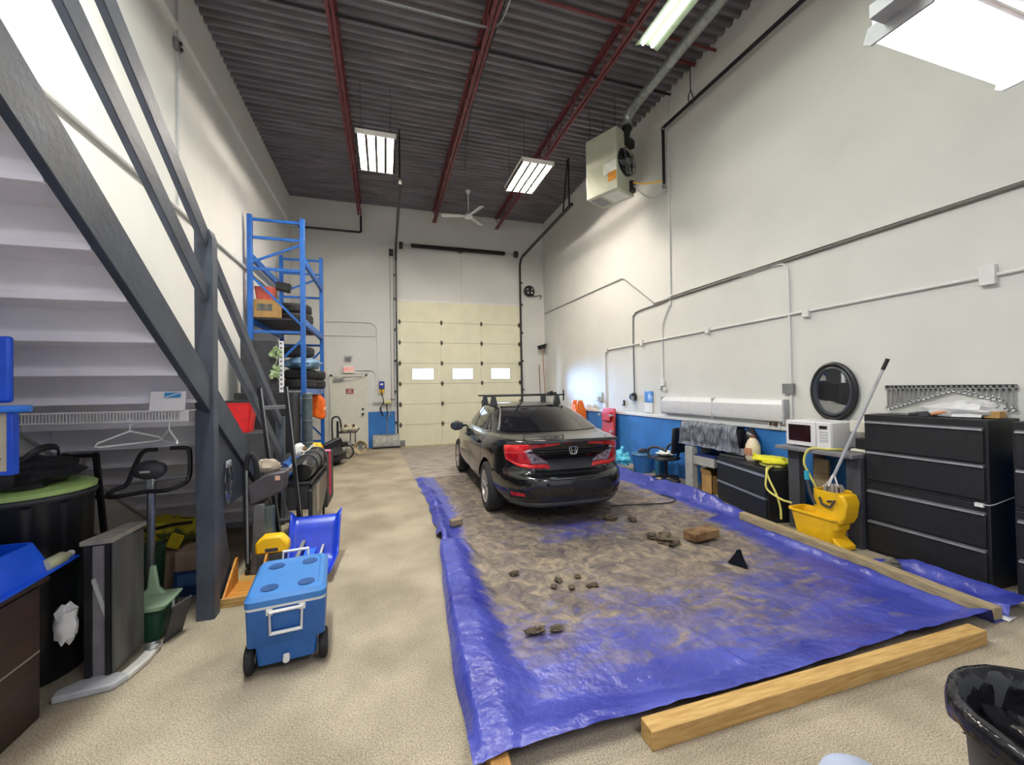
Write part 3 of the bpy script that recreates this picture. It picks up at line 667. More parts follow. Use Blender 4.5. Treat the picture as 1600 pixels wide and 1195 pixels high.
b = MB(); b.bb((-.206, -.08, .012), (-.188, .258, .286)); dr = b.build('door', M('white appliance enamel', '#dcdbdc', .35), t, bevel=.006)
b = MB(); b.bb((-.21, -.03, .06), (-.205, .225, .245)); b.build('door_window', M('dark oven window', '#2a1c22', .12, var=.4, sc=4), dr, bevel=.003)
b = MB(); b.bb((-.2, -.236, .012), (-.188, -.085, .286)); cp = b.build('control_panel', M('white appliance enamel', '#dcdbdc', .35), t, bevel=.004)
b = MB(); b.bb((-.204, -.2, .215), (-.2, -.12, .25)); b.build('display', BLACK, cp)
b = MB()
for i in range(4):
    for j in range(3): b.bb((-.203, -.205+j*.03, .08+i*.03), (-.2, -.183+j*.03, .1+i*.03))
b.build('button', LGREY, cp)
t = thing('water_filter', 'pale appliance with a dark opening between microwave and cabinet', 'appliance', (4.70, 2.88, .937))
b = MB(); b.bb((-.12, -.07, 0), (.12, .09, .03)); b.bb((.02, -.07, .03), (.12, .09, .3)); b.bb((-.12, -.07, .2), (.12, .09, .32)); b.build('body', M('cream appliance', '#d8d4c4', .4), t, bevel=.008)
b = MB(); b.bb((-.09, -.04, .03), (0, .06, .14)); b.build('jug', BLACK, t, bevel=.01)
# yellow power cords
t = thing('extension_cord', 'yellow extension cord draped from the low cabinet to the mop bucket', 'cord', (4.5, 4.0, .1))
b = MB(); P = [(4.66, 3.95, .64), (4.5, 3.8, .645), (4.30, 3.7, .645), (4.21, 3.60, .56), (4.20, 3.50, .40), (4.22, 3.47, .25), (4.215, 3.46, .13)]
b.tube(smooth_path(P, 8), .011, 7); P = [(4.5, 3.78, .645), (4.27, 3.66, .645), (4.2, 3.62, .58), (4.18, 3.60, .44), (4.2, 3.45, .36), (4.25, 3.36, .335)]
b.tube(smooth_path(P, 8), .011, 7); b.build('cable', M('pale yellow cord', '#d8d06a', .5), t, world=True)
b = MB()
for k in range(3): b.tube([(4.62+.12*cos(a*pi/10)*(1-.1*k), 3.88+.16*sin(a*pi/10), .632+.014*k) for a in range(20)], .011, 6, closed=True)
b.build('coil', M('pale yellow cord', '#d8d06a', .5), t, world=True)
t = thing('yellow_bag', 'bright yellow bag flattened on the low cabinet', 'bag', (4.62, 3.9, .67)); b = MB(); b.blob((0, 0, .02), (.16, .24, .05), .2, 9, flat=.015); b.build('bag', M('lemon plastic', '#e6e02c', .4, var=.08), t); b = MB(); b.tube([(-.1, .1, .05), (-.13, .14, .09), (-.1, .18, .05)], .01, 6); b.build('knot', M('lemon plastic', '#e6e02c', .4), t)
t = thing('cream_bottle', 'cream glue bottle with a brown cap at the back of the low cabinet', 'bottle', (4.72, 4.26, .622))
b = MB(); b.lathe([(0, 0), (.08, 0), (.09, .03), (.085, .2), (.055, .27), (.03, .3), (0, .3)], 18, sy=1.1); b.build('bottle', M('cream plastic', '#ddceb2', .5), t)
b = MB(); b.lathe([(.03, .29), (.032, .33), (0, .34)], 12); b.build('cap', M('brown cap', '#8a5a3c', .5), t)
b = MB(); b.bb((-.095, -.05, .08), (-.08, .05, .17)); b.build('label_patch', M('rose label', '#b98060', .6), t)
rod('yellow_plug_cord', 'yellow cord with a black plug hanging off the front of the bench', 'cord', smooth_path([(4.55, 3.02, .95), (4.42, 3.08, .95), (4.32, 3.2, .945), (4.29, 3.24, .8), (4.32, 3.2, .66), (4.36, 3.12, .45)], 5), .011, M('pale yellow cord', '#d8d06a', .5))

# mop bucket
t = thing('mop_bucket', 'yellow mop bucket with wringer standing in front of the bench', 'bucket', (4.285, 3.09, 0))
def rrect(hx, hy, r, z, cx=0, cy=0, n=4):
    out = []
    for k, (sx, sy) in enumerate(((1, 1), (-1, 1), (-1, -1), (1, -1))):
        for i in range(n+1):
            a = (k+i/n)*pi/2; out.append((cx+sx*(hx-r)+r*cos(a), cy+sy*(hy-r)+r*sin(a), z))
    return out
def loft(b, loops, cap0=True, cap1=True):
    n = len(loops[0]); V = [p for L in loops for p in L]; F = []
    for i in range(len(loops)-1): F += [(i*n+j, i*n+(j+1) % n, (i+1)*n+(j+1) % n, (i+1)*n+j) for j in range(n)]
    if cap0: F.append(tuple(range(n-1, -1, -1)))
    if cap1: F.append(tuple(range((len(loops)-1)*n, len(loops)*n)))
    return b.add(V, F)
b = MB(); loft(b, [rrect(.10, .19, .05, .055), rrect(.125, .235, .06, .29), rrect(.14, .255, .06, .295), rrect(.14, .255, .06, .315), rrect(.118, .23, .05, .315), rrect(.095, .18, .05, .08)])
b.build('bucket', YELLOW, t, bevel=.0)
b = MB(); loft(b, [rrect(.10, .10, .04, .20, 0, -.14), rrect(.115, .12, .05, .34, 0, -.14), rrect(.125, .125, .05, .57, 0, -.14), rrect(.108, .108, .04, .57, 0, -.14), rrect(.08, .08, .03, .3, 0, -.14)])
b.build('wringer', YELLOW, t)
b = MB(); b.prism([(-.27, .26), (-.31, .34), (-.33, .48), (-.30, .56), (-.22, .56), (-.22, .26)], 'x', -.10, .10); b.build('splash_guard', YELLOW, t, bevel=.02)
b = MB(); b.prism([(-.20, .03), (-.28, .01), (-.28, .05), (-.19, .12)], 'x', -.10, .10); b.build('bumper_foot', YELLOW, t, bevel=.01)
b = MB(); b.tube([(-.135, -.06, .42), (-.145, -.02, .52), (-.13, .02, .66)], .014, 8); b.build('lever', DKGREY, t)
b = MB(); b.tube([(-.13, .02, .65), (-.125, .03, .74)], .022, 8); b.build('lever_grip', M('teal grip', '#2a9fb5', .5), t)
b = MB(); b.tube([(-.13, -.10, .5), (-.14, -.13, .44), (-.14, -.21, .43), (-.13, -.25, .5), (-.135, -.18, .48)], .012, 6); b.build('linkage', DKGREY, t)
for sx in (-1, 1):
    for sy in (-1, 1):
        b = MB(); b.cyl((sx*.075-.012, sy*.15, .028), (sx*.075+.012, sy*.15, .028), .026, n=14); b.box((sx*.075, sy*.15, .05), (.04, .03, .02)); b.build('caster', DKGREY, t)
t = thing('mop', 'wet mop with a long pale handle standing in the bucket wringer', 'mop', (4.285, 2.95, .45))
b = MB(); b.tube([(4.265, 2.92, .72), (4.405, 2.56, 1.76)], .014, 8); b.build('handle', LGREY, t, world=True)
b = MB(); b.tube([(4.405, 2.56, 1.76), (4.42, 2.525, 1.86)], .017, 8); b.build('grip', BLACK, t, world=True)
b = MB(); b.tube([(4.265, 2.92, .74), (4.27, 2.99, .62), (4.28, 3.04, .585)], .008, 6); b.tube([(4.265, 2.92, .74), (4.275, 2.89, .61)], .008, 6); b.tube([(4.265, 2.92, .74), (4.23, 2.95, .61)], .008, 6); b.build('clamp', WHITE, t, world=True)
b = MB()
for i in range(26):
    a = random.uniform(0, 6.28); r0 = random.uniform(.02, .07); x, y = 4.285+r0*cos(a), 2.95+r0*1.1*sin(a)
    b.tube(smooth_path([(4.285, 2.95, .60), (x, y, .61+random.uniform(0, .02)), (4.285+(x-4.285)*1.15, 2.95+(y-2.95)*1.15, .52)], 3), .012, 5)
b.build('yarn_head', M('dirty mop yarn', '#9c948a', .9, var=.2), t, world=True)

# grey bench with covered machine, office chair etc.
GB = M('grey painted bench wood', '#a2a29c', .6, var=.08)
t = thing('grey_bench', 'low grey wooden bench behind the low black cabinet', 'bench', (4.75, 5.1, 0))
b = MB(); b.bb((4.58, 4.80, .42), (4.66, 5.30, .55)); b.build('front_rail', GB, t, world=True, bevel=.004)
b = MB(); b.bb((4.66, 5.2, .42), (4.95, 5.28, .55)); b.build('side_rail', GB, t, world=True, bevel=.004)
b = MB(); b.bb((4.56, 5.22, 0), (4.66, 5.38, .68)); b.build('leg', GB, t, world=True, bevel=.004)
b = MB(); b.bb((4.87, 5.26, 0), (4.96, 5.38, .68)); b.build('leg', GB, t, world=True, bevel=.004)
for y in (4.82,):
    b = MB(); b.bb((4.87, y, 0), (4.96, y+.09, .55)); b.build('leg', GB, t, world=True, bevel=.004)
b = MB(); b.bb((4.6, 4.80, .55), (4.97, 5.21, .575)); b.build('shelf_board', M('dark blue board', '#22306a', .5), t, world=True)
t = thing('covered_machine', 'machine under a crumpled clear plastic cover on the grey bench', 'machine', (4.72, 5.0, .69))
def cover(u, v):
    y = 5.50-1.02*u
    x, z = ((4.60, .70) if v < .01 else (4.62+.16*max(0, v-.45)/.55, .70+.36*min(1, v/.55)) if v < .8 else (4.80+.14*(v-.8)/.2, 1.06-.05*(v-.8)/.2))
    from mathutils import noise
    k = noise.noise(Vector((u*9, v*9, 2)))*.03
    sl = (.5-u)*.18*(1-v)
    return (x+k-.0, y+k+sl, z+k*.7)
b = MB(); b.grid(cover, 30, 18); b.build('plastic_cover', M('wrinkled grey plastic', '#4c505a', .2, h2='#8a8f99', sc=9, stretch=(1, 2.5, .6), bump=.6, bsc=18, edge=(.35, .7)), t, world=True, ang=60)
b = MB(); b.box((4.85, 5.0, .86), (.15, .9, .32)); b.build('machine_body', DKGREY, t, world=True, bevel=.03)
b = MB(); b.blob((4.86, 4.42, .85), (.09, .10, .18), .10, 11, flat=.16); b.build('bag_end', M('black bag film', '#25252c', .25, var=.4), t, world=True)
t = thing('open_case', 'open grey case with a pale lid under the plastic covered machine', 'case', (4.72, 4.56, .622)); b = MB(); b.bb((-.12, -.26, 0), (.18, .16, .03)); b.build('base', DKGREY, t, bevel=.005); b = MB(); b.box((-.03, -.05, .09), (.012, .3, .10), ry=.5); b.build('lid', M('lilac grey plastic', '#a3a0aa', .5), t, bevel=.004)
t = thing('cardboard_box', 'open cardboard box on the floor under the grey bench', 'box', (4.80, 5.04, 0)); b = MB()
for q in (((-.14, -.11, 0), (.14, .11, .01)), ((-.14, -.11, 0), (-.13, .11, .27)), ((.13, -.11, 0), (.14, .11, .27)), ((-.14, -.11, 0), (.14, -.10, .27)), ((-.14, .10, 0), (.14, .11, .27))): b.bb(*q)
b.build('carton', CARD, t)
b = MB(); b.box((-.15, 0, .31), (.01, .2, .09), ry=-.4); b.build('flap', CARD, t)
b = MB(); b.box((0, .095, .31), (.26, .01, .09), rx=.3); b.build('flap', CARD, t)
# office chair
t = thing('office_chair', 'black office chair with padded arms and papers on the seat', 'chair', (4.62, 5.92, 0), -1.25)
b = MB(); b.blob((0, 0, .40), (.25, .25, .045), .06, 2, 24, 8); b.build('seat', BLACK, t)
b = MB(); b.box((.25, 0, .72), (.06, .38, .44), ry=.08); b.build('backrest', BLACK, t, bevel=.03)
b = MB(); b.beam((.2, 0, .38), (.27, 0, .6), .06, .02); b.build('back_bar', BLACKM, t)
for s in (-1, 1):
    b = MB(); b.tube(smooth_path([(-.12, s*.27, .4), (-.16, s*.28, .5), (-.1, s*.29, .59), (.05, s*.29, .61), (.2, s*.28, .56)], 5), .022, 8); b.build('armrest', DKGREY, t)
b = MB(); b.cyl((0, 0, .06), (0, 0, .38), .028); b.build('gas_lift', BLACKM, t)
b = MB()
for k in range(5): b.beam((0, 0, .09), (.23*cos(k*1.2566), .23*sin(k*1.2566), .06), .04, .03)
b.build('star_base', BLACK, t)
for k in range(5):
    b = MB(); b.cyl((.23*cos(k*1.2566)-.02, .23*sin(k*1.2566), .027), (.23*cos(k*1.2566)+.02, .23*sin(k*1.2566), .027), .026, n=12); b.build('caster', BLACK, t)
t = thing('white_pad', 'crumpled white packet lying on the office chair seat', 'packet', (4.62, 5.92, .445)); b = MB(); b.blob((0, 0, .03), (.12, .16, .04), .3, 6, flat=.025); b.build('packet', M('white paper', '#e9e8e6', .7), t); b = MB(); b.box((-.02, .02, .065), (.05, .07, .004)); b.build('print_patch', GREY, t)
# blue tubs and bags behind the car's right side
t = thing('blue_tub', 'blue tub with a lid behind the right rear of the car', 'tub', (4.72, 6.72, 0)); b = MB(); b.lathe([(0, 0), (.17, 0), (.2, .3), (.2, .32), (0, .32)], 20); b.build('tub', M('mid blue plastic', '#2c66a8', .45), t); b = MB(); b.lathe([(.21, .32), (.22, .335), (.2, .36), (0, .37)], 20); b.build('lid', M('dusty blue lid', '#3d6d96', .5), t); b = MB(); b.blob((0, 0, .40), (.1, .06, .04), .3, 4); b.build('glove', DKGREY, t)
t = thing('cyan_bag', 'crumpled cyan plastic bag on the blue tarp behind the car', 'bag', (4.42, 7.0, .1)); b = MB(); b.blob((0, 0, .12), (.14, .18, .14), .45, 8, 20, 14, flat=.1); b.build('bag', M('cyan film', '#2fb7d8', .3, h2='#7fdcee', sc=9, bump=.4), t); b = MB(); b.tube([(0, 0, .22), (.02, .02, .3), (.06, .03, .34)], [.03, .02, .035], 7); b.build('knot', M('cyan film', '#2fb7d8', .3), t)
t = thing('teal_jug', 'small teal jug with a cap standing right of the blue tub', 'jug', (4.80, 6.30, 0)); b = MB(); b.bb((-.09, -.07, 0), (.09, .07, .3)); b.build('jug', M('dark teal plastic', '#1f5f83', .45), t, bevel=.03); b = MB(); b.box((0, -.02, .40), (.06, .12, .1), rx=.3); b.build('flag_cap', M('cyan film', '#2fb7d8', .3), t)
# ------------------------------------------------------------------ tarp
def lerp(tab, x):
    if x <= tab[0][0]: return tab[0][1:]
    for a, b in zip(tab, tab[1:]):
        if x <= b[0]:
            k = (x-a[0])/(b[0]-a[0]); return tuple(a[i]+(b[i]-a[i])*k for i in range(1, len(a)))
    return tab[-1][1:]
def sst(a, b, x):
    t = max(0., min(1., (x-a)/(b-a))); return t*t*(3-2*t)
from mathutils import noise as NZ
# y -> left outer x, crest x, crest height
LEFT = [(1.6, .33, .44, .099), (2.2, .345, .47, .102), (2.8, .39, .50, .102), (3.3, .43, .53, .102), (4.0, .49, .565, .102), (4.5, .545, .60, .09), (5.0, .545, .63, .07), (5.8, .57, .66, .06), (6.6, .55, .66, .05), (7.7, .50, .62, .03)]
# y -> right edge x, ridge x, ridge height, edge height
RIGHT = [(1.6, 4.38, 4.33, .06, .085), (2.4, 4.40, 4.34, .06, .085), (2.72, 4.16, 4.14, .004, .004), (3.6, 4.18, 4.16, .005, .005), (3.95, 4.28, 4.23, .04, .01), (4.3, 4.36, 4.24, .11, .01), (5.0, 4.42, 4.25, .15, .01), (5.6, 4.34, 4.22, .14, .01), (6.2, 4.34, 4.22, .12, .01), (6.8, 4.42, 4.26, .10, .01), (7.7, 4.38, 4.26, .03, .01)]
def front_y(x): return 1.685+.012*sin(x*2.3)-(.02*sst(2.8, 3.6, x)) - .02*(1-sst(.34, .7, x))
NU, NV = 190, 220
def tarp_pt(u, v):
    yb = 7.7-.25*NZ.noise(Vector((u*4, 3, 1)))-.5*sst(.85, 1, u)
    y0 = 1.7+(yb-1.7)*v
    xo, xc, hc = lerp(LEFT, y0); xr, xg, hg, he = lerp(RIGHT, y0)
    wob = .02*NZ.noise(Vector((y0*2.2, 5, 0)))+(.05*NZ.noise(Vector((y0*4, 9, 0))) if y0 > 4.2 else 0)*(1-sst(.0, .3, u))
    x = xo+wob*(1-u)+(xr-xo)*u
    y = y0+(front_y(x)-1.7)*(1-v)**3
    z = .004
    # left fold over the hidden beam
    d = x-xc
    if y0 < 4.25:
        if d < -.055: z = max(z, hc*sst(xo+wob-.02, xc-.06, x))
        elif d < .06: z = hc
        else: z = max(z, hc*(1-sst(.06, .32+.10*NZ.noise(Vector((y0*3, 0, 4))), d)))
    else:
        z = max(z, hc*math.exp(-(d/.07)**2)*(1+.9*NZ.noise(Vector((y0*5, x*6, 2)))))
    # front edge lifted over the front beam
    f = y-front_y(x)
    fk = (1-sst(.0, .30+.08*sin(x*3), f))
    z = max(z, .093*fk)
    # right ridge / lip
    if y0 > 3.6:
        e = x-xg
        w_ = .10 if e < 0 else .12
        z = max(z, hg*math.exp(-(e/w_)**2)*(1+.5*NZ.noise(Vector((y0*4, x*5, 7)))))
    else:
        z = max(z, he*sst(xr-.14, xr, x))
        z = max(z, .05*math.exp(-((x-(lerp([(1.6, 3.86), (3.95, 4.02)], y0)[0]))/.06)**2)*(1-sst(3.2, 3.9, y0)))
    # folds and wrinkles
    q = Vector((x, y, 0))
    edge = max(fk, math.exp(-(max(0, d)/.35)**2), sst(3.3, 4.3, x))
    wr = NZ.noise(q*3.1)*.012+abs(NZ.noise(q*7+Vector((3, 1, 0))))*.012*(.4+edge)
    fold = 0
    for (ax, ay, bx, by, hh, ww) in ((.75, 4.3, 1.0, 3.1, .03, .035), (1.0, 3.1, 1.3, 2.75, .03, .03), (1.3, 2.75, 1.9, 2.45, .018, .03), (1.45, 3.3, 1.95, 2.2, .012, .018), (1.95, 2.2, 2.0, 1.8, .014, .018), (3.0, 3.5, 3.9, 1.9, .012, .02), (2.0, 3.0, 2.7, 3.3, .014, .03), (2.5, 4.0, 3.6, 4.5, .01, .02)):
        ab = Vector((bx-ax, by-ay)); t_ = max(0, min(1, ((x-ax)*ab.x+(y-ay)*ab.y)/ab.length_squared))
        dd = math.hypot(x-ax-ab.x*t_, y-ay-ab.y*t_)
        fold = max(fold, hh*math.exp(-(dd/ww)**2))
    mask = 1
    for (wx, wy) in ((1.30, 5.36), (2.96, 5.30)): mask = min(mask, sst(.15, .5, math.hypot(x-wx, y-wy)))
    for (wx, wy) in ((1.39, 8.05),): mask = min(mask, sst(.2, .5, math.hypot(x-wx, y-wy)))
    bx_ = lerp([(1.6, 3.976), (3.95, 4.145)], y0)[0]
    if y0 < 4.0: mask = min(mask, sst(.075, .12, abs(x-bx_))); 
    if y0 < 4.0 and abs(x-bx_) < .09: z = .004
    z = z+(max(0, wr)+fold)*mask
    return (x, y, max(.004, z))
tb = MB(); tb.grid(tarp_pt, NU, NV)
def tarp_material():
    m = M('blue poly tarp', '#262f8c', .36, h2='#5058b4', sc=2.2, bump=.7, bsc=13, edge=(.3, .75), spec=.6)
    n = m.node_tree.nodes; l = m.node_tree.links; b = n['Principled BSDF']; tc = n['Texture Coordinate']
    at = n.new('ShaderNodeAttribute'); at.attribute_name = 'dirt'
    nz = n.new('ShaderNodeTexNoise'); nz.inputs['Scale'].default_value = 1.9; nz.inputs['Detail'].default_value = 9; nz.inputs['Roughness'].default_value = .66; nz.inputs['Distortion'].default_value = 1.6
    mp = n.new('ShaderNodeMapping'); mp.inputs['Scale'].default_value = (.75, 1.5, 1); mp.inputs['Rotation'].default_value = (0, 0, .45)
    l.new(tc.outputs['Object'], mp.inputs[0]); l.new(mp.outputs[0], nz.inputs['Vector'])
    n3 = n.new('ShaderNodeTexNoise'); n3.inputs['Scale'].default_value = 7.5; n3.inputs['Detail'].default_value = 6; n3.inputs['Distortion'].default_value = 2.2
    m3 = n.new('ShaderNodeMapping'); m3.inputs['Scale'].default_value = (.5, 1.6, 1); m3.inputs['Rotation'].default_value = (0, 0, -.5); l.new(tc.outputs['Object'], m3.inputs[0]); l.new(m3.outputs[0], n3.inputs['Vector'])
    av = n.new('ShaderNodeMath'); av.operation = 'MULTIPLY_ADD'; av.inputs[1].default_value = .62; l.new(n3.outputs['Fac'], av.inputs[0])
    ns = n.new('ShaderNodeMath'); ns.operation = 'MULTIPLY_ADD'; ns.inputs[1].default_value = 1.0; ns.inputs[2].default_value = -.30; l.new(nz.outputs['Fac'], ns.inputs[0]); l.new(ns.outputs[0], av.inputs[2])
    ad = n.new('ShaderNodeMath'); ad.operation = 'ADD'; l.new(av.outputs[0], ad.inputs[0]); l.new(at.outputs['Fac'], ad.inputs[1])
    r = n.new('ShaderNodeMapRange'); r.inputs['From Min'].default_value = .93; r.inputs['From Max'].default_value = 1.30; r.inputs['To Max'].default_value = .93
    l.new(ad.outputs[0], r.inputs['Value'])
    dn = n.new('ShaderNodeTexNoise'); dn.inputs['Scale'].default_value = 6; dn.inputs['Detail'].default_value = 9; dn.inputs['Roughness'].default_value = .68; dn.inputs['Distortion'].default_value = 1.2; l.new(tc.outputs['Object'], dn.inputs['Vector'])
    dr = n.new('ShaderNodeValToRGB'); e = dr.color_ramp.elements
    e[0].position = .30; e[0].color = (*lin('#3c342b'), 1); e[1].position = .66; e[1].color = (*lin('#a09070'), 1)
    x = e.new(.47); x.color = (*lin('#6c604f'), 1)
    l.new(dn.outputs['Fac'], dr.inputs['Fac'])
    mx = n.new('ShaderNodeMix'); mx.data_type = 'RGBA'
    l.new(r.outputs['Result'], mx.inputs['Factor']); l.new(n['Color Ramp'].outputs['Color'], mx.inputs['A']); l.new(dr.outputs['Color'], mx.inputs['B'])
    l.new(mx.outputs['Result'], b.inputs['Base Color'])
    rr = n.new('ShaderNodeMapRange'); rr.inputs['To Min'].default_value = .30; rr.inputs['To Max'].default_value = .72
    l.new(r.outputs['Result'], rr.inputs['Value']); l.new(rr.outputs['Result'], b.inputs['Roughness'])
    return m
tarp = tag(tb.build('tarp', tarp_material(), None, ang=180, loc=(2.3, 4.6, 0)), 'big muddy blue plastic tarp spread on the floor under the black car', 'tarp')
at = tarp.data.attributes.new('dirt', 'FLOAT', 'POINT')
dv = []
for p in tarp.data.vertices:
    x, y = p.co.x+2.3, p.co.y+4.6
    xo, xc, hc = lerp(LEFT, y); xr = lerp(RIGHT, y)[0]
    k = sst(.0, .35, x-xc)*sst(.0, .55, (lerp([(1.6, 3.95), (4, 4.05), (8, 4.05)], y)[0])-x)*sst(1.74, 2.15, y+(.15 if x > 2 else 0)-.25*sst(2.2, 3.4, x)*0)
    k *= .50+.58*sst(1.8, 3.4, y-.30*max(0, x-2.5))
    if y > 4.1: k = max(k, .9*sst(.10, .45, x-xc)*sst(-.05, .25, 4.1-x))
    k *= 1-.42*math.exp(-((x-2.15-.4*NZ.noise(Vector((x*2, y*2, 0))))/.55)**2-((y-4.3)/.38)**2)
    dv.append(k*.86)
at.data.foreach_set('value', dv)

# beams
b = MB(); b.bb((-1.215, -.0445, 0), (1.215, .0445, .089))
o = solo('timber', 'new pine beam lying across the front edge of the tarp', 'beam', b, PINE, bevel=.004); o.location = (2.345, 1.612, 0); o.rotation_euler = (0, 0, -.012)
b = MB(); b.bb((-.0445, -1.12, 0), (.0445, 1.12, .085))
o = solo('timber', 'weathered muddy beam lying along the right side of the tarp', 'beam', b, OLDWOOD, bevel=.004); o.location = (4.062, 2.80, .006); o.rotation_euler = (0, 0, -.072)
b = MB(); b.bb((-.0425, -1.25, 0), (.0425, 1.25, .086))
o = solo('timber', 'beam hidden under the left edge of the tarp with one end showing', 'beam', b, M('brown lumber', '#a3743c', .8, var=.2, stretch=(12, 1, 12)), bevel=.003); o.location = (.505, 2.86, .001); o.rotation_euler = (0, 0, -.053)
# mud and litter on the tarp
MUD = M('wet mud', '#3a3128', .75, h2='#6f604a', sc=14, bump=.5)
def clod(x, y, s, label, seed, m=MUD, grp=None, st=1.):
    b = MB(); b.blob((0, 0, s*.3), (s, s*st, s*(.55 if st >= .6 else .32)), .35, seed, 14, 9, flat=s*.3)
    for i in range(len(b.v)): b.v[i] += Vector((x, y, .012))
    return solo('mud_clod', label, 'mud clod', b, m, group=grp, ang=60)
clod(2.80, 3.60, .09, 'largest dark mud clod, left of the dirty wood block', 3, st=1.3)
clod(2.73, 3.75, .06, 'dark mud clod behind the largest one left of the wood block', 5)
clod(2.61, 4.42, .09, 'muddy lump on the tarp right behind the car', 8, st=.7)
clod(2.85, 4.30, .05, 'small mud lump right behind the car bumper', 18)
clod(1.38, 3.19, .032, 'black lump farthest back in the cluster at the tarp middle', 21)
clod(1.30, 3.10, .026, 'small round black lump leftmost in the tarp middle cluster', 22)
clod(1.43, 3.04, .026, 'small black lump nearest the viewer in the tarp middle cluster', 23)
clod(1.56, 3.19, .03, 'black lump at the upper right of the tarp middle cluster', 24)
clod(1.60, 3.0, .05, 'flat dark lump, elongated, at the right of the tarp middle cluster', 25, st=.4)
clod(.93, 2.56, .07, 'flat dark mud smear near the front left of the tarp', 31, st=.35)
clod(1.08, 2.55, .05, 'dark mud bit right of the flat smear near the front left of the tarp', 32, st=.5)
clod(1.06, 3.42, .04, 'dark lump on the fold at the left of the tarp', 33, st=.6)
b = MB(); b.box((3.17, 3.52, .078), (.36, .16, .09), rz=.12); solo('wood_block', 'short muddy wood block lying on the tarp', 'wood block', b, M('muddy wood', '#5d4126', .8, h2='#9a7a52', sc=7, bump=.3), bevel=.012)
b = MB(); b.lathe([(.10, .0), (.09, .02), (.04, .09), (.022, .13), (.0, .135)], 3, (3.06, 2.93, .012), ph=.4); solo('black_cone', 'black plastic cone shaped cap standing on the tarp right of the middle', 'cap', b, M('glossy black plastic', '#111114', .2))
b = MB(); b.box((.79, 4.86, .06), (.14, .09, .07), rz=.3); solo('broken_brick', 'tan block on the crumpled left edge of the tarp near the rear wheel', 'block', b, M('tan block', '#8a7a62', .8), bevel=.01)
b = MB(); b.grid(lambda u, v: (4.02+.14*u, 1.645+.06*v+.02*u, .008+.012*sin(u*5)*sin(v*3)), 8, 4); solo('paper_scrap', 'white paper scrap on the floor at the end of the weathered beam', 'paper', b, M('white paper', '#e9e8e6', .7), solid=.002)
b = MB(); b.blob((4.22, 2.42, .05), (.06, .05, .05), .3, 14, flat=.045); solo('stone', 'grey stone on the far side of the weathered beam', 'stone', b, M('grey stone', '#6d685e', .9, bump=.3))
rod('black_hose', 'thin black cord lying on the muddy tarp right of the car', 'cord', smooth_path([(2.9, 4.9, .02), (3.3, 4.82, .022), (3.75, 4.75, .02), (3.95, 4.9, .02), (3.9, 5.15, .02)], 6), .008, BLACK)

# ------------------------------------------------------------------ car
CX, CY, CT = 2.12, 4.30, -.035
PAINT = M('black car paint', '#101114', .16, .0, var=.35, sc=2.2, spec=.6, coat=.6)
CGLASS = M('dark car glass', '#15161c', .05, var=.2, sc=2, spec=.8)
CTRIM = M('satin black trim', '#141416', .45, var=.2)
car = thing('car', 'black four door sedan with roof bars parked on the tarp, seen from behind', 'car', (CX, CY, .006), CT)
# z, rear y, front y, half width, plan exponent
BODY = [(.21, .20, 4.45, .74, 4.2), (.235, .12, 4.52, .80, 4.2), (.285, .06, 4.57, .85, 4.0), (.35, .02, 4.61, .885, 4.0), (.45, .0, 4.63, .90, 4.0), (.54, .0, 4.62, .90, 4.0), (.59, .015, 4.60, .90, 4.0), (.615, .05, 4.58, .898, 4.1), (.64, .09, 4.56, .897, 4.2),
        (.70, .125, 4.52, .897, 4.2), (.76, .14, 4.44, .897, 4.2), (.83, .125, 4.30, .893, 4.1), (.88, .105, 4.12, .885, 4.0), (.92, .095, 3.95, .872, 4.0), (.955, .085, 3.80, .852, 3.9), (.985, .075, 3.65, .83, 3.9), (1.005, .085, 3.52, .81, 3.9), (1.02, .17, 3.45, .795, 4.0), (1.03, .32, 3.40, .785, 4.2),
        (1.045, .50, 3.36, .775, 4.4), (1.07, .62, 3.30, .768, 4.6), (1.12, .76, 3.20, .745, 4.6), (1.18, .94, 3.07, .715, 4.6), (1.24, 1.13, 2.94, .682, 4.6), (1.30, 1.34, 2.80, .645, 4.6), (1.345, 1.55, 2.68, .61, 4.6), (1.375, 1.75, 2.58, .57, 4.4), (1.395, 1.95, 2.48, .50, 4.2), (1.405, 2.10, 2.40, .36, 3.5)]
NP = 112
def car_pt(z, r, f, w_, n_, j):
    a = 2*pi*j/NP; c, s_ = cos(a), sin(a)
    x = w_*math.copysign(abs(c)**(2/n_), c); y = (r+f)/2+(f-r)/2*math.copysign(abs(s_)**(2/n_), s_)
    rear = sst(.7, .0, y-r) if False else max(0., 1-(y-r)/.5)
    # plate recess in the boot lid, side crease, light ledge
    if rear > 0 and .62 < z < .84:
        y += .05*sst(.50, .42, abs(x))*sst(.60, .66, z)*sst(.85, .78, z)*rear
    if z < .5 and .8 < y < 4.2: x *= 1-.02*sst(.5, .2, z)
    if .5 < z < .8 and .8 < y < 4.0: x *= 1-.012*sin((z-.5)/.3*pi)
    return (x, y, z)
b = MB()
def refine(tab, k=2):
    out = []
    for a, c in zip(tab, tab[1:]):
        for i in range(k): out.append(tuple(a[q]+(c[q]-a[q])*i/k for q in range(5)))
    return out+[tab[-1]]
loft(b, [[car_pt(*L, j) for j in range(NP)] for L in refine(BODY)])
body = b.build('body', PAINT, car, ang=50)
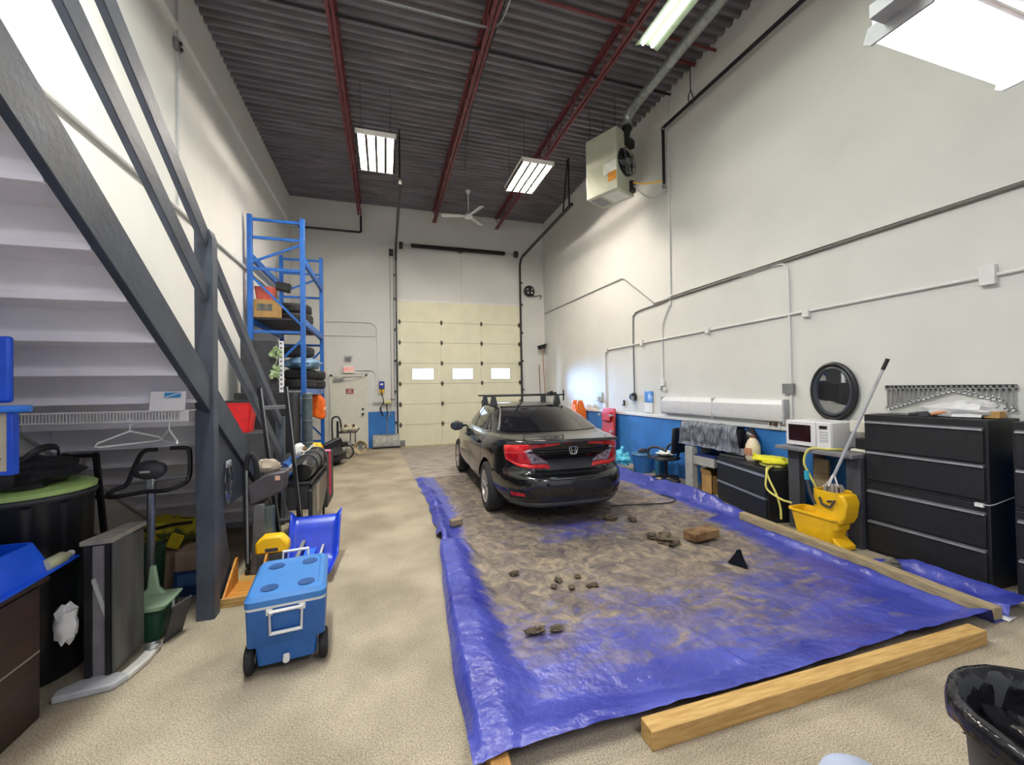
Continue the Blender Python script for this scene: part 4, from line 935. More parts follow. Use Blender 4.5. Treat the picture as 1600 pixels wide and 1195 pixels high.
# wheel arches cut out
def cutter(P):
    c = MB()
    for (y, z, r) in P: c.cyl((-1.2, y, z), (-.60, y, z), r, n=40); c.cyl((.60, y, z), (1.2, y, z), r, n=40)
    return c.build('cut', PAINT)
cut = cutter([(1.06, .33, .375), (3.76, .33, .375)])
md = body.modifiers.new('arch', 'BOOLEAN'); md.object = cut; md.operation = 'DIFFERENCE'; md.solver = 'EXACT'
bpy.context.view_layer.update()
body.parent = None; bpy.context.view_layer.update()
me = bpy.data.meshes.new_from_object(body.evaluated_get(bpy.context.evaluated_depsgraph_get()))
body.modifiers.clear(); body.data = me; body.parent = car; bpy.data.objects.remove(cut)
me.set_sharp_from_angle(angle=R(45))
bmt = bmesh.new(); bmt.from_mesh(me); BV = BVHTree.FromBMesh(bmt); bmt.free()
def strip_decal(name, A, Bl, ax, m, parent, nu=24, nv=6, off=.006, th=.0, mirror=False):
    """patch between polylines A and Bl given in a view plane ('r': rear x,z; 'l': left y,z; 'd': rear-left diagonal s,z; 't': top x,y) laid on the body"""
    def at_(P, t):
        k = t*(len(P)-1); i = min(int(k), len(P)-2); q = k-i
        return tuple(P[i][c]+(P[i+1][c]-P[i][c])*q for c in range(2))
    b = MB(); V = []
    for j in range(nv+1):
        for i in range(nu+1):
            p, q = at_(A, i/nu), at_(Bl, i/nu); s, z = p[0]+(q[0]-p[0])*j/nv, p[1]+(q[1]-p[1])*j/nv
            if ax == 'r': o_, d_ = Vector((s, -2, z)), Vector((0, 1, 0))
            elif ax == 'l': o_, d_ = Vector((-3, s, z)), Vector((1, 0, 0))
            elif ax == 't': o_, d_ = Vector((s, z, 3)), Vector((0, 0, -1))
            else:
                e = Vector((-.80, -.6, 0)).normalized(); sd = Vector((.6, -.80, 0)).normalized()
                o_ = Vector((-.75, .3, 0))+sd*s+Vector((0, 0, z))+e*3; d_ = -e
            h = BV.ray_cast(o_, d_)
            pt = (h[0]+h[1]*off) if h[0] is not None else None
            V.append(pt)
    for k, pt in enumerate(V):
        if pt is None:
            near = [V[t_] for t_ in range(len(V)) if V[t_] is not None]
            V[k] = min(near, key=lambda w_: abs(V.index(w_)-k)) if near else Vector((0, 0, 0))
    if mirror: V = [Vector((-p.x, p.y, p.z)) for p in V]
    b.add(V, [(j*(nu+1)+i, j*(nu+1)+i+1, (j+1)*(nu+1)+i+1, (j+1)*(nu+1)+i) for j in range(nv) for i in range(nu)])
    o = b.build(name, m, parent, ang=180)
    if th:
        mdx = o.modifiers.new('solid', 'SOLIDIFY'); mdx.thickness = th; mdx.offset = -1 if not mirror else -1
    return o
strip_decal('rear_window', [(-.50, 1.355), (-.25, 1.372), (.25, 1.372), (.50, 1.355)], [(-.69, 1.075), (-.3, 1.068), (.3, 1.068), (.69, 1.075)], 'r', CGLASS, car, 24, 10)
for sx in (-1, 1): strip_decal('glass_trim', [(sx*.715, 1.075), (sx*.62, 1.22), (sx*.515, 1.362)], [(sx*.700, 1.073), (sx*.605, 1.22), (sx*.502, 1.362)], 'r', STEEL, car, 14, 1, off=.008)
for mir_ in (False, True):
    strip_decal('front_side_window', [(3.02, 1.06), (2.75, 1.22), (2.45, 1.315), (2.25, 1.33)], [(3.0, 1.035), (2.7, 1.032), (2.45, 1.03), (2.25, 1.03)], 'l', CGLASS, car, 16, 6, mirror=mir_)
    strip_decal('rear_side_window', [(2.19, 1.33), (1.9, 1.32), (1.65, 1.27), (1.50, 1.22)], [(2.19, 1.03), (1.9, 1.035), (1.65, 1.04), (1.40, 1.045)], 'l', CGLASS, car, 16, 6, mirror=mir_)
    strip_decal('quarter_window', [(1.46, 1.205), (1.35, 1.16), (1.22, 1.085)], [(1.36, 1.05), (1.28, 1.055), (1.2, 1.06)], 'l', CGLASS, car, 8, 4, mirror=mir_)
    strip_decal('window_trim', [(3.08, 1.03), (2.2, 1.022), (1.4, 1.038), (1.16, 1.06)], [(3.08, 1.018), (2.2, 1.01), (1.4, 1.024), (1.16, 1.045)], 'l', STEEL, car, 24, 1, off=.008, mirror=mir_)
    for ys in (2.22, 1.22): strip_decal('door_gap', [(ys, 1.02), (ys-.02 if ys > 2 else ys+.12, .7), (ys if ys > 2 else ys+.26, .3)], [(ys+.012, 1.02), (ys-.008 if ys > 2 else ys+.132, .7), (ys+.012 if ys > 2 else ys+.272, .3)], 'l', BLACK, car, 12, 1, off=.003, mirror=mir_)
    for ys in (2.42, 1.52): strip_decal('door_handle', [(ys-.11, .90), (ys+.11, .905)], [(ys-.11, .865), (ys+.11, .87)], 'l', CTRIM, car, 8, 2, off=.028, th=.025, mirror=mir_)
    strip_decal('sill_trim', [(3.3, .30), (1.5, .30)], [(3.3, .24), (1.5, .24)], 'l', M('dusty sill', '#4a4743', .6, var=.2), car, 20, 2, off=.008, mirror=mir_)
TAILR = M('tail light red', '#c8161c', .12, h2='#e2383a', sc=9, coat=.5, edge=(.4, .6))
TAILR2 = M('deep tail light red', '#b01420', .12, var=.3, sc=14, coat=.5)
LENS = M('clear reverse lens', '#b9a9b6', .1, h2='#6e6070', sc=30, coat=.5)
for mir_ in (False, True):
    # C shaped lamp: upper bar, outer band, lower bar, clear centre
    tl = strip_decal('tail_light', [(-.12, .945), (.10, .968), (.30, .982), (.52, .99)], [(-.12, .865), (.12, .885), (.30, .935), (.52, .972)], 'd', TAILR, car, 24, 6, off=.010, th=.012, mirror=mir_)
    strip_decal('outer_lens', [(-.12, .865), (.04, .88), (.20, .905)], [(-.10, .80), (.06, .755), (.25, .735)], 'd', TAILR2, tl, 14, 6, off=.010, th=.012, mirror=mir_)
    strip_decal('reverse_lens', [(.20, .905), (.235, .915), (.265, .925)], [(.25, .735), (.31, .74), (.37, .73)], 'd', LENS, tl, 10, 6, off=.011, th=.012, mirror=mir_)
    strip_decal('lower_lens', [(-.10, .80), (.08, .75), (.22, .735), (.36, .73)], [(-.09, .785), (.10, .715), (.25, .69), (.40, .675)], 'd', TAILR, tl, 18, 3, off=.011, th=.012, mirror=mir_)
    strip_decal('bumper_reflector', [(.02, .42), (.22, .42)], [(.02, .375), (.24, .385)], 'd', TAILR2, car, 10, 2, off=.006, mirror=mir_)
    strip_decal('bumper_vent', [(-.02, .46), (.30, .44)], [(-.02, .34), (.34, .36)], 'd', CTRIM, car, 12, 4, off=.003, mirror=mir_)
strip_decal('brake_light', [(-.14, 1.0), (.14, 1.0)], [(-.14, .985), (.14, .985)], 'r', TAILR, car, 10, 1, off=.008)
b = MB(); V = []
b.prism([(.03, .995), (.05, 1.03), (.30, 1.045), (.30, 1.02), (.10, 1.0)], 'x', -.56, .56); b.build('spoiler_lip', PAINT, car, bevel=.008)
strip_decal('boot_trim', [(-.52, .90), (.52, .90)], [(-.54, .875), (.54, .875)], 'r', M('dark chrome', '#33353c', .15, .8), car, 24, 2, off=.008, th=.008)
strip_decal('plate_recess', [(-.36, .79), (.36, .79)], [(-.34, .66), (.34, .66)], 'r', M('dusty black panel', '#26272c', .4, var=.3), car, 20, 4, off=.004)
strip_decal('boot_gap', [(-.60, .655), (-.4, .635), (.4, .635), (.60, .655)], [(-.60, .643), (-.4, .623), (.4, .623), (.60, .643)], 'r', BLACK, car, 20, 1, off=.004)
strip_decal('number_plate_blank', [(-.02, .55), (.42, .55)], [(-.02, .42), (.42, .42)], 'r', M('dark plate mount', '#1a1b1f', .5), car, 12, 4, off=.004)
strip_decal('lower_valance', [(-.72, .305), (.72, .305)], [(-.70, .245), (.70, .245)], 'r', M('grey valance', '#4a4c50', .5, var=.2), car, 24, 2, off=.008, th=.008)
# badge
h = BV.ray_cast(Vector((0, -2, .90)), Vector((0, 1, 0))); by = h[0].y-.012
b = MB(); b.tube([(x, by, .895+z) for x, z in ((-.045, .045), (.045, .045), (.052, .03), (.04, -.035), (.025, -.047), (-.025, -.047), (-.04, -.035), (-.052, .03))], .007, 6, closed=True)
b.tube([(-.028, by, .895+.038), (-.016, by, .895-.04)], .008, 6); b.tube([(.028, by, .895+.038), (.016, by, .895-.04)], .008, 6); b.tube([(-.024, by, .893), (.024, by, .893)], .007, 6)
b.build('badge', CHROME, car)
# mirrors
for s in (-1, 1):
    b = MB(); b.blob((s*1.0, 2.92, .985), (.12, .06, .085), .05, 2, 16, 10); mo = b.build('side_mirror', CTRIM, car)
    b = MB(); b.beam((s*.82, 2.95, .985), (s*.96, 2.93, .975), .05, .035); b.build('mirror_arm', CTRIM, mo)
    b = MB(); b.box((s*1.0, 2.866, .985), (.17, .006, .10)); b.build('mirror_glass', M('dusty mirror glass', '#4a525e', .25, .6), mo, bevel=.02)
# wheels
ALLOY = M('dirty alloy', '#a79d92', .4, .5, h2='#c9c1b8', sc=8)
def wheel(name='wheel'):
    b = MB(); b.shell([(.215, -.095), (.29, -.105), (.318, -.085), (.325, -.05), (.325, .05), (.318, .085), (.29, .105), (.215, .095), (.215, -.095)], 40, (0, 0, 0), 'x')
    wq = b.build(name, TYRE, car)
    b = MB(); b.shell([(.218, -.1), (.205, -.09), (.195, -.04), (.19, .08), (.218, .09)], 36, (0, 0, 0), 'x')
    for k in range(5):
        for dq in (-.16, .16):
            a = k*2*pi/5+dq; a0 = k*2*pi/5+dq*.4
            b.beam((-.075, .045*cos(a0), .045*sin(a0)), (-.085, .205*cos(a), .205*sin(a)), .026, .02, (1, 0, 0))
    b.lathe([(.0, -.095), (.03, -.09), (.055, -.075), (.055, .0), (0, .0)], 20, (0, 0, 0), 'x'); b.build('rim', ALLOY, wq)
    b = MB(); b.lathe([(0, -.035), (.14, -.035), (.14, -.02), (0, -.02)], 28, (0, 0, 0), 'x'); b.build('brake_disc', GREY, wq)
    return wq
w0 = wheel(); w0.location = (-.785, 1.06, .326)
for (x, y, rz) in ((-.785, 3.76, 0), (.785, 1.06, pi), (.785, 3.76, pi)): dup(w0, (x, y, .326), rz, parent=car)
b = MB(); b.bb((-.66, .5, .23), (.66, 4.3, .34)); b.build('underbody', BLACK, car)
# roof bars
for yb in (1.95, 2.62):
    b = MB(); b.bb((-.66, yb-.02, 1.505), (.68, yb+.02, 1.53)); rb = b.build('roof_bar', CTRIM, car, bevel=.006)
    for s in (-1, 1):
        h = BV.ray_cast(Vector((s*.53, yb, 3)), Vector((0, 0, -1))); zz = h[0].z if h[0] is not None else 1.35
        b = MB(); b.prism([(s*.48, zz+.005), (s*.60, zz-.03), (s*.57, 1.505), (s*.51, 1.505)], 'y', yb-.035, yb+.035); b.build('foot', DKGREY, rb, bevel=.006)
b = MB(); b.bb((.42, 2.0, 1.53), (.56, 2.1, 1.56)); b.bb((.46, 2.02, 1.50), (.5, 2.06, 1.58)); b.build('rack_clamp', CTRIM, car)
b = MB(); b.tube([(.66, 1.95, 1.42), (.66, 1.95, 1.60)], .012, 6); b.build('end_post', CTRIM, car)
# ------------------------------------------------------------------ staircase
st = thing('staircase', 'open white backed staircase with dark blue grey stringers and rails along the left wall', 'staircase', (-1.84, 4.0, 0))
SL = .678
def stop(y): return 2.928-SL*(y-1.793)
ye = (2.928+SL*1.793)/SL
def stringer(x0, x1, m, nm):
    b = MB(); b.prism([(.75, stop(.75)), (ye, 0.0), (ye-.39, 0.0), (.75, stop(.75)-.265)], 'x', x0, x1); b.build(nm, m, st, world=True, bevel=.004)
stringer(-1.262, -1.22, NAVY, 'stringer'); stringer(-2.405, -2.37, OFFW, 'stringer')
for k in range(1, 20):
    z = .18*k; yn = ye-(z+.045)/SL
    b = MB(); b.bb((-2.368, yn-.285, z-.036), (-1.264, yn+.02, z)); b.build('tread', OFFW, st, world=True, bevel=.003)
    b = MB(); b.bb((-2.368, yn-.0, z-.18), (-1.264, yn-.016, z-.036)); b.build('riser', OFFW, st, world=True)
b = MB(); b.prism([(-1.32, 0), (-1.205, 0), (-1.205, 2.80), (-1.225, 2.86), (-1.32, 2.86)], 'y', 3.50, 3.60); b.build('newel_post', NAVY, st, world=True, bevel=.004)
for dz in (.60, 1.01):
    b = MB(); y1, y2 = .9, 3.5
    b.beam((-1.25, y1, stop(y1)+dz), (-1.25, y2, stop(y2)+dz), .04, .13); b.build('handrail', NAVY, st, world=True, bevel=.004)
    b = MB(); y1, y2 = 3.6, 5.72
    b.beam((-1.25, y1, stop(y1)+dz-.03), (-1.25, y2, stop(y2)+dz-.03), .04, .11); b.build('handrail', NAVY, st, world=True, bevel=.004)
b = MB(); b.bb((-1.30, 5.68, 0), (-1.21, 5.77, 1.34)); b.build('newel_post', NAVY, st, world=True, bevel=.004)
b = MB(); b.prism([(3.602, 0), (4.02, 0), (3.80, .72), (4.35, .72), (4.35, stop(4.35)-.24), (3.602, stop(3.602)-.24)], 'x', -1.27, -1.245); b.build('side_panel', NAVY, st, world=True)
t = thing('bubble_wrap', 'clear crumpled plastic pack stuck on the dark stair panel', 'plastic', (-1.225, 3.86, .80)); b = MB(); b.blob((0, 0, .12), (.015, .07, .15), .3, 4, 14, 10); b.build('pack', CLEAR, t); b = MB(); b.box((0, 0, .27), (.01, .1, .05)); b.build('header_card', LGREY, t)
# wire shelf under the stair
P0, P1 = Vector((-2.36, 3.42, 1.50)), Vector((-1.28, 3.28, 1.50))
t = thing('wire_shelf', 'white wire shelf hung under the stairs', 'shelf', P0)
dirv = (P1-P0).normalized(); sd = Vector((dirv.y, -dirv.x, 0))
b = MB()
for dz in (-.033, .033): b.tube([P0+Vector((0, 0, dz)), P1+Vector((0, 0, dz))], .007, 6)
for k in (.05, .1): b.tube([P0-sd*k+Vector((0, 0, .033)), P1-sd*k+Vector((0, 0, .033))], .004, 5)
b.build('rail', WHITE, t, world=True)
b = MB(); n = 58
for i in range(n+1):
    p = P0+(P1-P0)*(i/n); b.tube([p+Vector((0, 0, -.033)), p+Vector((0, 0, .033)), p-sd*.1+Vector((0, 0, .033))], .0035, 4)
b.build('wires', WHITE, t, world=True)
b = MB(); b.box(P1-dirv*.02, (.05, .012, .075), rz=math.atan2(dirv.y, dirv.x)); b.build('end_cap', WHITE, t, world=True)
t = thing('white_card', 'white card with a blue logo propped on the wire shelf', 'card', (-1.39, 3.285, 1.535), math.atan2(dirv.y, dirv.x))
b = MB(); b.box((0, 0, .065), (.21, .004, .13), rx=-.15); b.build('sheet', M('white paper', '#e9e8e6', .7), t)
b = MB(); b.box((.03, -.004, .105), (.095, .003, .032), rx=-.15); b.build('blue_logo', M('logo blue', '#2f8fd0', .5), t); b = MB(); b.beam((-.01, -.008, .092), (.075, -.006, .118), .003, .006); b.build('logo_stroke', M('white paper', '#e9e8e6', .7), t)
for i, (k, rz, lab) in enumerate(((.69, .95, 'white plastic hanger, left one on the wire shelf'), (.90, -.95, 'white plastic hanger, right one on the wire shelf nearer the white card'))):
    p = P0+(P1-P0)*k; t = thing('coat_hanger', lab, 'hanger', (p.x, p.y, p.z-.033), rz, 'hangers on the wire shelf')
    b = MB(); b.tube([(0, 0, -.06), (-.17, 0, -.12), (-.18, 0, -.14), (-.16, 0, -.145), (.16, 0, -.145), (.18, 0, -.14), (.17, 0, -.12)], .006, 6, closed=True); b.build('frame', WHITE, t)
    b = MB(); b.tube([(0, 0, -.06), (0, 0, -.02)]+arc((0, .0), .02, -pi/2, pi, 8, 'xz'), .004, 6); b.build('hook', WHITE, t)

# ------------------------------------------------------------------ under and beside the stair
t = thing('garbage_bin', 'big black ribbed bin with a lime green lid under the stairs', 'bin', (-2.075, 3.20, .0))
b = MB(); n = 72; loops = []
for z, r in ((0, .27), (.05, .275), (1.02, .295), (1.04, .312), (1.075, .312)):
    loops.append([((r+(.008 if (j//3) % 2 and .04 < z < 1.03 else 0))*cos(2*pi*j/n), (r+(.008 if (j//3) % 2 and .04 < z < 1.03 else 0))*sin(2*pi*j/n), z) for j in range(n)])
loft(b, loops); b.build('barrel', M('black bin plastic', '#14151a', .4, var=.3), t)
b = MB(); b.lathe([(.315, 1.076), (.317, 1.10), (.30, 1.112), (.0, 1.12)], 48); b.build('lid', M('lime green lid', '#a9c878', .5, var=.08), t)
b = MB(); b.tube([(.306*cos(a*pi/24), .306*sin(a*pi/24), 1.055) for a in range(48)], .016, 6, closed=True); b.build('rim', DKGREY, t)
t = thing('black_bag', 'black strapped bag lying on the lime green bin lid', 'bag', (-2.075, 3.17, 1.121)); b = MB(); b.blob((.01, -.0, .075), (.235, .26, .09), .22, 6, 24, 12, flat=.075); b.build('bag', M('black nylon', '#17181c', .6, var=.4, sc=15, bump=.3), t)
b = MB(); b.tube(smooth_path([(.05, -.1, .12), (.12, -.05, .21), (.14, .06, .21), (.1, .14, .12)], 5), .02, 6, flat=.35); b.build('strap', BLACK, t)
b = MB(); b.blob((.19, .02, .07), (.016, .012, .012), 0, 1, 8, 6); b.blob((.17, .1, .085), (.014, .012, .012), 0, 1, 8, 6); b.build('buckle', WHITE, t)
t = thing('bed_frame', 'folded black metal frame with grey slats leaning behind the bin', 'frame', (-2.02, 3.55, 0))
b = MB()
for x in (-.13, .05): b.beam((x+.10, .1, .0), (x-.10, .28, 1.22), .03, .03, (1, 0, 0))
for k in (.3, .62, .9, 1.2): b.beam((-.04-.164*k, .1+.147*k, k), (.16-.164*k, .1+.147*k, k), .03, .03)
b.build('frame', BLACKM, t)
for x in (-.085, -.03): 
    b = MB(); b.beam((x+.075, .12, .2), (x-.09, .265, 1.18), .035, .012, (1, 0, 0)); b.build('slat', M('worn grey slat', '#8b8378', .6, var=.2), t)
# blue panel at far left
t = thing('framed_board', 'blue framed board with a beige lower panel on a stand at the left photo edge', 'board', (-2.36, 2.5, .713))
BB = M('blue board', '#1550d0', .4)
b = MB(); b.bb((-2.36, 2.49, 1.62), (-1.66, 2.52, 1.93)); b.build('blue_board', BB, t, world=True, bevel=.014, seg=3)
b = MB(); b.bb((-2.36, 2.495, 1.30), (-1.665, 2.515, 1.56)); b.build('beige_board', M('beige board', '#b9b09a', .6), t, world=True)
b = MB(); b.bb((-1.67, 2.485, 1.285), (-1.648, 2.525, 1.60)); b.bb((-2.36, 2.485, 1.285), (-1.66, 2.525, 1.303)); b.build('frame', BB, t, world=True, bevel=.004)
b = MB(); b.tube([(-2.36, 2.47, 1.585), (-1.575, 2.47, 1.592)], .016, 8); b.build('top_bar', M('light blue tube', '#3a7fe0', .4), t, world=True)
b = MB(); b.bb((-2.375, 2.49, .713), (-2.35, 2.515, 1.93)); b.build('stand_post', BB, t, world=True)
b = MB(); b.cyl((-1.70, 2.494, 1.36), (-1.70, 2.488, 1.36), .006, n=10); b.build('screw', BLACK, t, world=True)
# exercise bike
t = thing('exercise_bike', 'exercise bike with black handlebars and a console under the stairs', 'exercise bike', (-1.63, 3.60, 0))
b = MB(); b.tube([(-.01, 0, .1), (.005, .0, 1.0)], .026, 10); b.build('post', STEEL, t)
b = MB(); b.box((.005, 0, .99), (.05, .05, .11)); b.build('clamp', GALV, t, bevel=.008)
b = MB(); b.blob((.0, -.01, 1.10), (.105, .045, .07), .05, 3, 20, 10); cn = b.build('console', DKGREY, t); b = MB(); b.box((-.01, -.053, 1.095), (.06, .006, .014)); b.build('display', M('lcd grey', '#b9bba8', .3), cn)
b = MB(); P = smooth_path([(.01, -.05, .955), (.12, -.06, .955), (.2, -.04, .98), (.235, .0, 1.03), (.24, .0, 1.2), (.22, .0, 1.245), (.12, 0, 1.25)], 5); b.tube(P, .015, 8); b.build('handlebar', BLACK, t)
b = MB(); P = smooth_path([(.0, -.05, .955), (-.15, -.07, .94), (-.215, -.07, .945), (-.19, -.05, .98), (-.13, -.02, 1.01), (-.09, .0, 1.14), (-.04, 0, 1.235), (.04, 0, 1.245)], 5); b.tube(P, .015, 8); b.build('handlebar', BLACK, t)
b = MB(); b.tube([(-.14, 0, 1.01), (.235, 0, 1.035)], .011, 8); b.build('crossbar', STEEL, t)
b = MB(); b.bb((-.2, -.04, 0), (.2, .04, .05)); b.beam((0, 0, .05), (0, .30, .08), .07, .06); b.build('base', BLACKM, t, bevel=.008)
# green bucket etc
GREEN = M('dark green plastic', '#1d4634', .5, var=.15); PALEG = M('pale green plastic', '#a9c7a4', .5, var=.08)
t = thing('green_tub', 'dark green tub with a pale green tray on top, before the exercise bike', 'tub', (-1.56, 3.42, 0))
b = MB(); loft(b, [rrect(.10, .10, .04, 0), rrect(.13, .13, .05, .19), rrect(.14, .14, .05, .2), rrect(.12, .12, .04, .2), rrect(.09, .09, .03, .02)]); b.build('tub', GREEN, t)
b = MB(); loft(b, [rrect(.13, .12, .03, .205), rrect(.15, .135, .03, .24), rrect(.14, .125, .03, .245)]); b.build('tray', PALEG, t)
b = MB(); b.prism([(-.10, .24), (.06, .24), (.02, .29), (.0, .44), (-.03, .44), (-.045, .29)], 'y', .07, .10); b.build('tray_handle', PALEG, t, bevel=.006)
b = MB(); b.box((.13, .02, .16), (.012, .05, .13), rz=.3); b.build('clip', WHITE, t)
b = MB(); b.box((-1.36, 3.33, .125), (.012, .15, .25), ry=.28, rz=-.3); solo('dark_tile', 'thin dark board leaning on the green tub', 'board', b, M('slate board', '#3b3a40', .5, var=.2), bevel=.002)
t = thing('duffel_bag', 'yellow and black duffel bag lying under the stairs behind the exercise bike', 'bag', (-1.86, 4.38, .30)); b = MB(); b.blob((0, 0, .13), (.27, .16, .13), .2, 12, 20, 12, flat=.12); b.build('bag', M('mottled yellow black fabric', '#b8a51f', .8, h2='#3f4a1a', sc=6, edge=(.48, .56)), t)
b = MB(); b.box((.12, -.16, .08), (.10, .02, .13), ry=.4); b.box((-.1, -.15, .06), (.1, .02, .07)); b.build('pocket', M('yellow fabric', '#d8bd24', .8), t, bevel=.01); b = MB(); b.tube(smooth_path([(-.2, -.1, .18), (-.05, -.16, .2), (.1, -.15, .22), (.2, -.05, .2)], 5), .014, 6); b.build('strap', BLACK, t)
b = MB(); b.bb((-1.98, 4.14, 0), (-1.72, 4.46, .297)); solo('carton', 'tan carton under the yellow duffel bag', 'box', b, M('pale carton', '#a48d76', .8), bevel=.004)
t = thing('blue_box', 'dark blue printed box on the floor behind the newel post', 'box', (-1.52, 4.08, 0)); b = MB(); b.bb((-.13, -.12, 0), (.13, .12, .2)); b.build('carton', M('navy carton', '#22406b', .5, var=.2), t, bevel=.004); b = MB(); b.bb((-.10, -.123, .09), (.06, -.12, .18)); b.build('print_panel', M('blue print', '#4a76a8', .5), t)
b = MB(); b.bb((-1.64, 3.97, .202), (-1.40, 4.19, .36)); solo('carton', 'plain tan carton on top of the dark blue box', 'box', b, M('pale carton', '#a48d76', .8), bevel=.004)
b = MB(); loft(b, [rrect(.10, .10, .03, 0), rrect(.12, .12, .04, .45)]); 
for i in range(len(b.v)): b.v[i] += Vector((-1.83, 3.92, 0))
solo('dark_green_bin', 'dark green bin behind the exercise bike post', 'bin', b, GREEN)
# folded workbench
t = thing('folding_workbench', 'folded dusty black workbench standing upright left of the exercise bike', 'workbench', (-1.57, 3.08, .045))
b = MB(); b.prism([(-.13, 0), (.17, .0), (.17, .735), (-.13, .745)], 'x', .045, .062); b.build('side_board', M('dusty black board', '#3a3c3e', .55, h2='#5d5e58', sc=3, stretch=(2, 2, .6)), t, bevel=.004)
b = MB(); b.bb((-.045, -.12, .0), (.02, -.10, .735)); b.build('leg_panel', M('dull grey panel', '#77747a', .5, var=.12), t)
b = MB(); b.bb((-.075, -.14, 0), (-.045, -.1, .745)); b.bb((.02, -.14, 0), (.044, -.1, .745)); b.bb((-.075, .13, .02), (-.045, .17, .73)); b.build('edge_rail', BLACK, t)
b = MB(); b.prism([(-.09, -.15), (.06, -.14), (.07, .19), (-.03, .20)], 'z', .747, .775); b.build('top_board', M('grey wood top', '#85807a', .7, var=.2), t, bevel=.004)
b = MB(); b.beam((-.04, -.125, .55), (.03, -.125, .3), .02, .008, (0, 1, 0)); b.build('brace', LGREY, t)
t = thing('floor_mop', 'flat grey floor mop head and arm lying under the workbench', 'mop', (-1.6, 2.95, 0))
b = MB(); b.prism([(-.12, -.13), (.13, -.10), (.17, -.02), (.1, .02), (-.02, .04), (-.14, -.06)], 'z', .0, .04); b.build('head', LGREY, t, bevel=.01)
b = MB(); b.prism([(.10, -.04), (.17, -.03), (.20, .12), (.19, .3), (.14, .3), (.13, .12)], 'z', .002, .035); b.build('arm', M('pale grey plastic', '#c2beb8', .5), t, bevel=.008)
b = MB(); b.tube([(.165+.035*cos(a*pi/10), .24+.035*sin(a*pi/10), .042) for a in range(20)], .008, 6, closed=True); b.build('hinge_ring', STEEL, t)
b = MB(); b.blob((0, 0, .09), (.05, .04, .1), .3, 3)
for i in range(len(b.v)): b.v[i] += Vector((-1.70, 2.90, .30))
solo('white_rag', 'white plastic rag tucked between desk and folded workbench', 'rag', b, M('milky plastic', '#d6d5d6', .35), ang=60)
# desk with blue tray
t = thing('desk', 'dark brown laminate desk at the lower left corner', 'desk', (-2.02, 1.9, 0))
b = MB(); b.bb((-2.36, 1.0, 0), (-1.712, 2.74, .69)); b.build('carcass', BROWN, t, world=True, bevel=.004)
b = MB(); b.bb((-2.38, .95, .69), (-1.68, 2.76, .712)); b.build('top', BROWN, t, world=True, bevel=.004)
for y0, y1 in ((1.02, 1.86), (1.88, 2.72)):
    for z0, z1 in ((.02, .345), (.353, .675)):
        b = MB(); b.bb((-1.712, y0, z0), (-1.698, y1, z1)); b.build('drawer_front', BROWN, t, world=True, bevel=.003)
b = MB(); b.bb((-1.705, 1.02, .345), (-1.697, 2.72, .353)); b.build('edge_strip', M('pale edge strip', '#8d8378', .5), t, world=True)
t = thing('blue_tray', 'bright blue plastic tray lying over the desk top', 'tray', (-1.98, 2.25, .714)); BT2 = M('bright blue plastic', '#0f57e6', .35, var=.06)
b = MB(); b.prism([(-.36, -.75), (.30, -.75), (.305, .22), (.275, .77), (.18, .70), (.03, .62), (-.36, .62)], 'z', 0, .012); b.build('lip', BT2, t)
b = MB(); loft(b, [rrect(.26, .66, .05, .012, .0, -.04), rrect(.215, .61, .05, .165, -.0, -.04), rrect(.2, .595, .045, .165, -.0, -.04), rrect(.215, .61, .04, .03, .0, -.04)]); b.build('tub', BT2, t)
t = thing('water_jug', 'frosted plastic water jug standing in the blue tray', 'jug', (-1.93, 2.62, .746)); b = MB(); b.lathe([(0, 0), (.11, .0), (.12, .08), (.115, .15), (.07, .205), (.03, .215), (0, .215)], 24); b.build('jug', M('frosted plastic', '#b9c0c2', .3, var=.05), t); b = MB(); b.cyl((0, 0, .215), (0, 0, .24), .032); b.build('cap', WHITE, t)
b = MB(); b.box((.10, -.05, .12), (.05, .09, .04), rz=.3); b.build('teal_label', M('cyan film', '#2fb7d8', .3), t)
t = thing('plastic_bottle', 'small clear bottle lying beside the jug on the blue tray', 'bottle', (-1.735, 2.90, .731)); b = MB(); b.lathe([(0, -.1), (.035, -.1), (.035, .03), (.015, .07), (.015, .085), (0, .085)], 14, (0, 0, .012), 'y'); b.build('bottle', M('pale olive plastic', '#b5b79a', .25), t); b = MB(); b.cyl((0, .085, .012), (0, .105, .012), .018, n=12); b.build('cap', WHITE, t)
t = thing('paper_packet', 'crumpled white and pink paper packet inside the blue tray', 'paper', (-1.93, 2.34, .80)); b = MB(); b.blob((0, 0, .05), (.06, .12, .05), .4, 5); b.build('packet', M('white paper', '#e9e8e6', .7), t); b = MB(); b.blob((.03, -.06, .08), (.04, .05, .03), .3, 7); b.build('pink_wrap', M('salmon paper', '#d9a78f', .7), t)

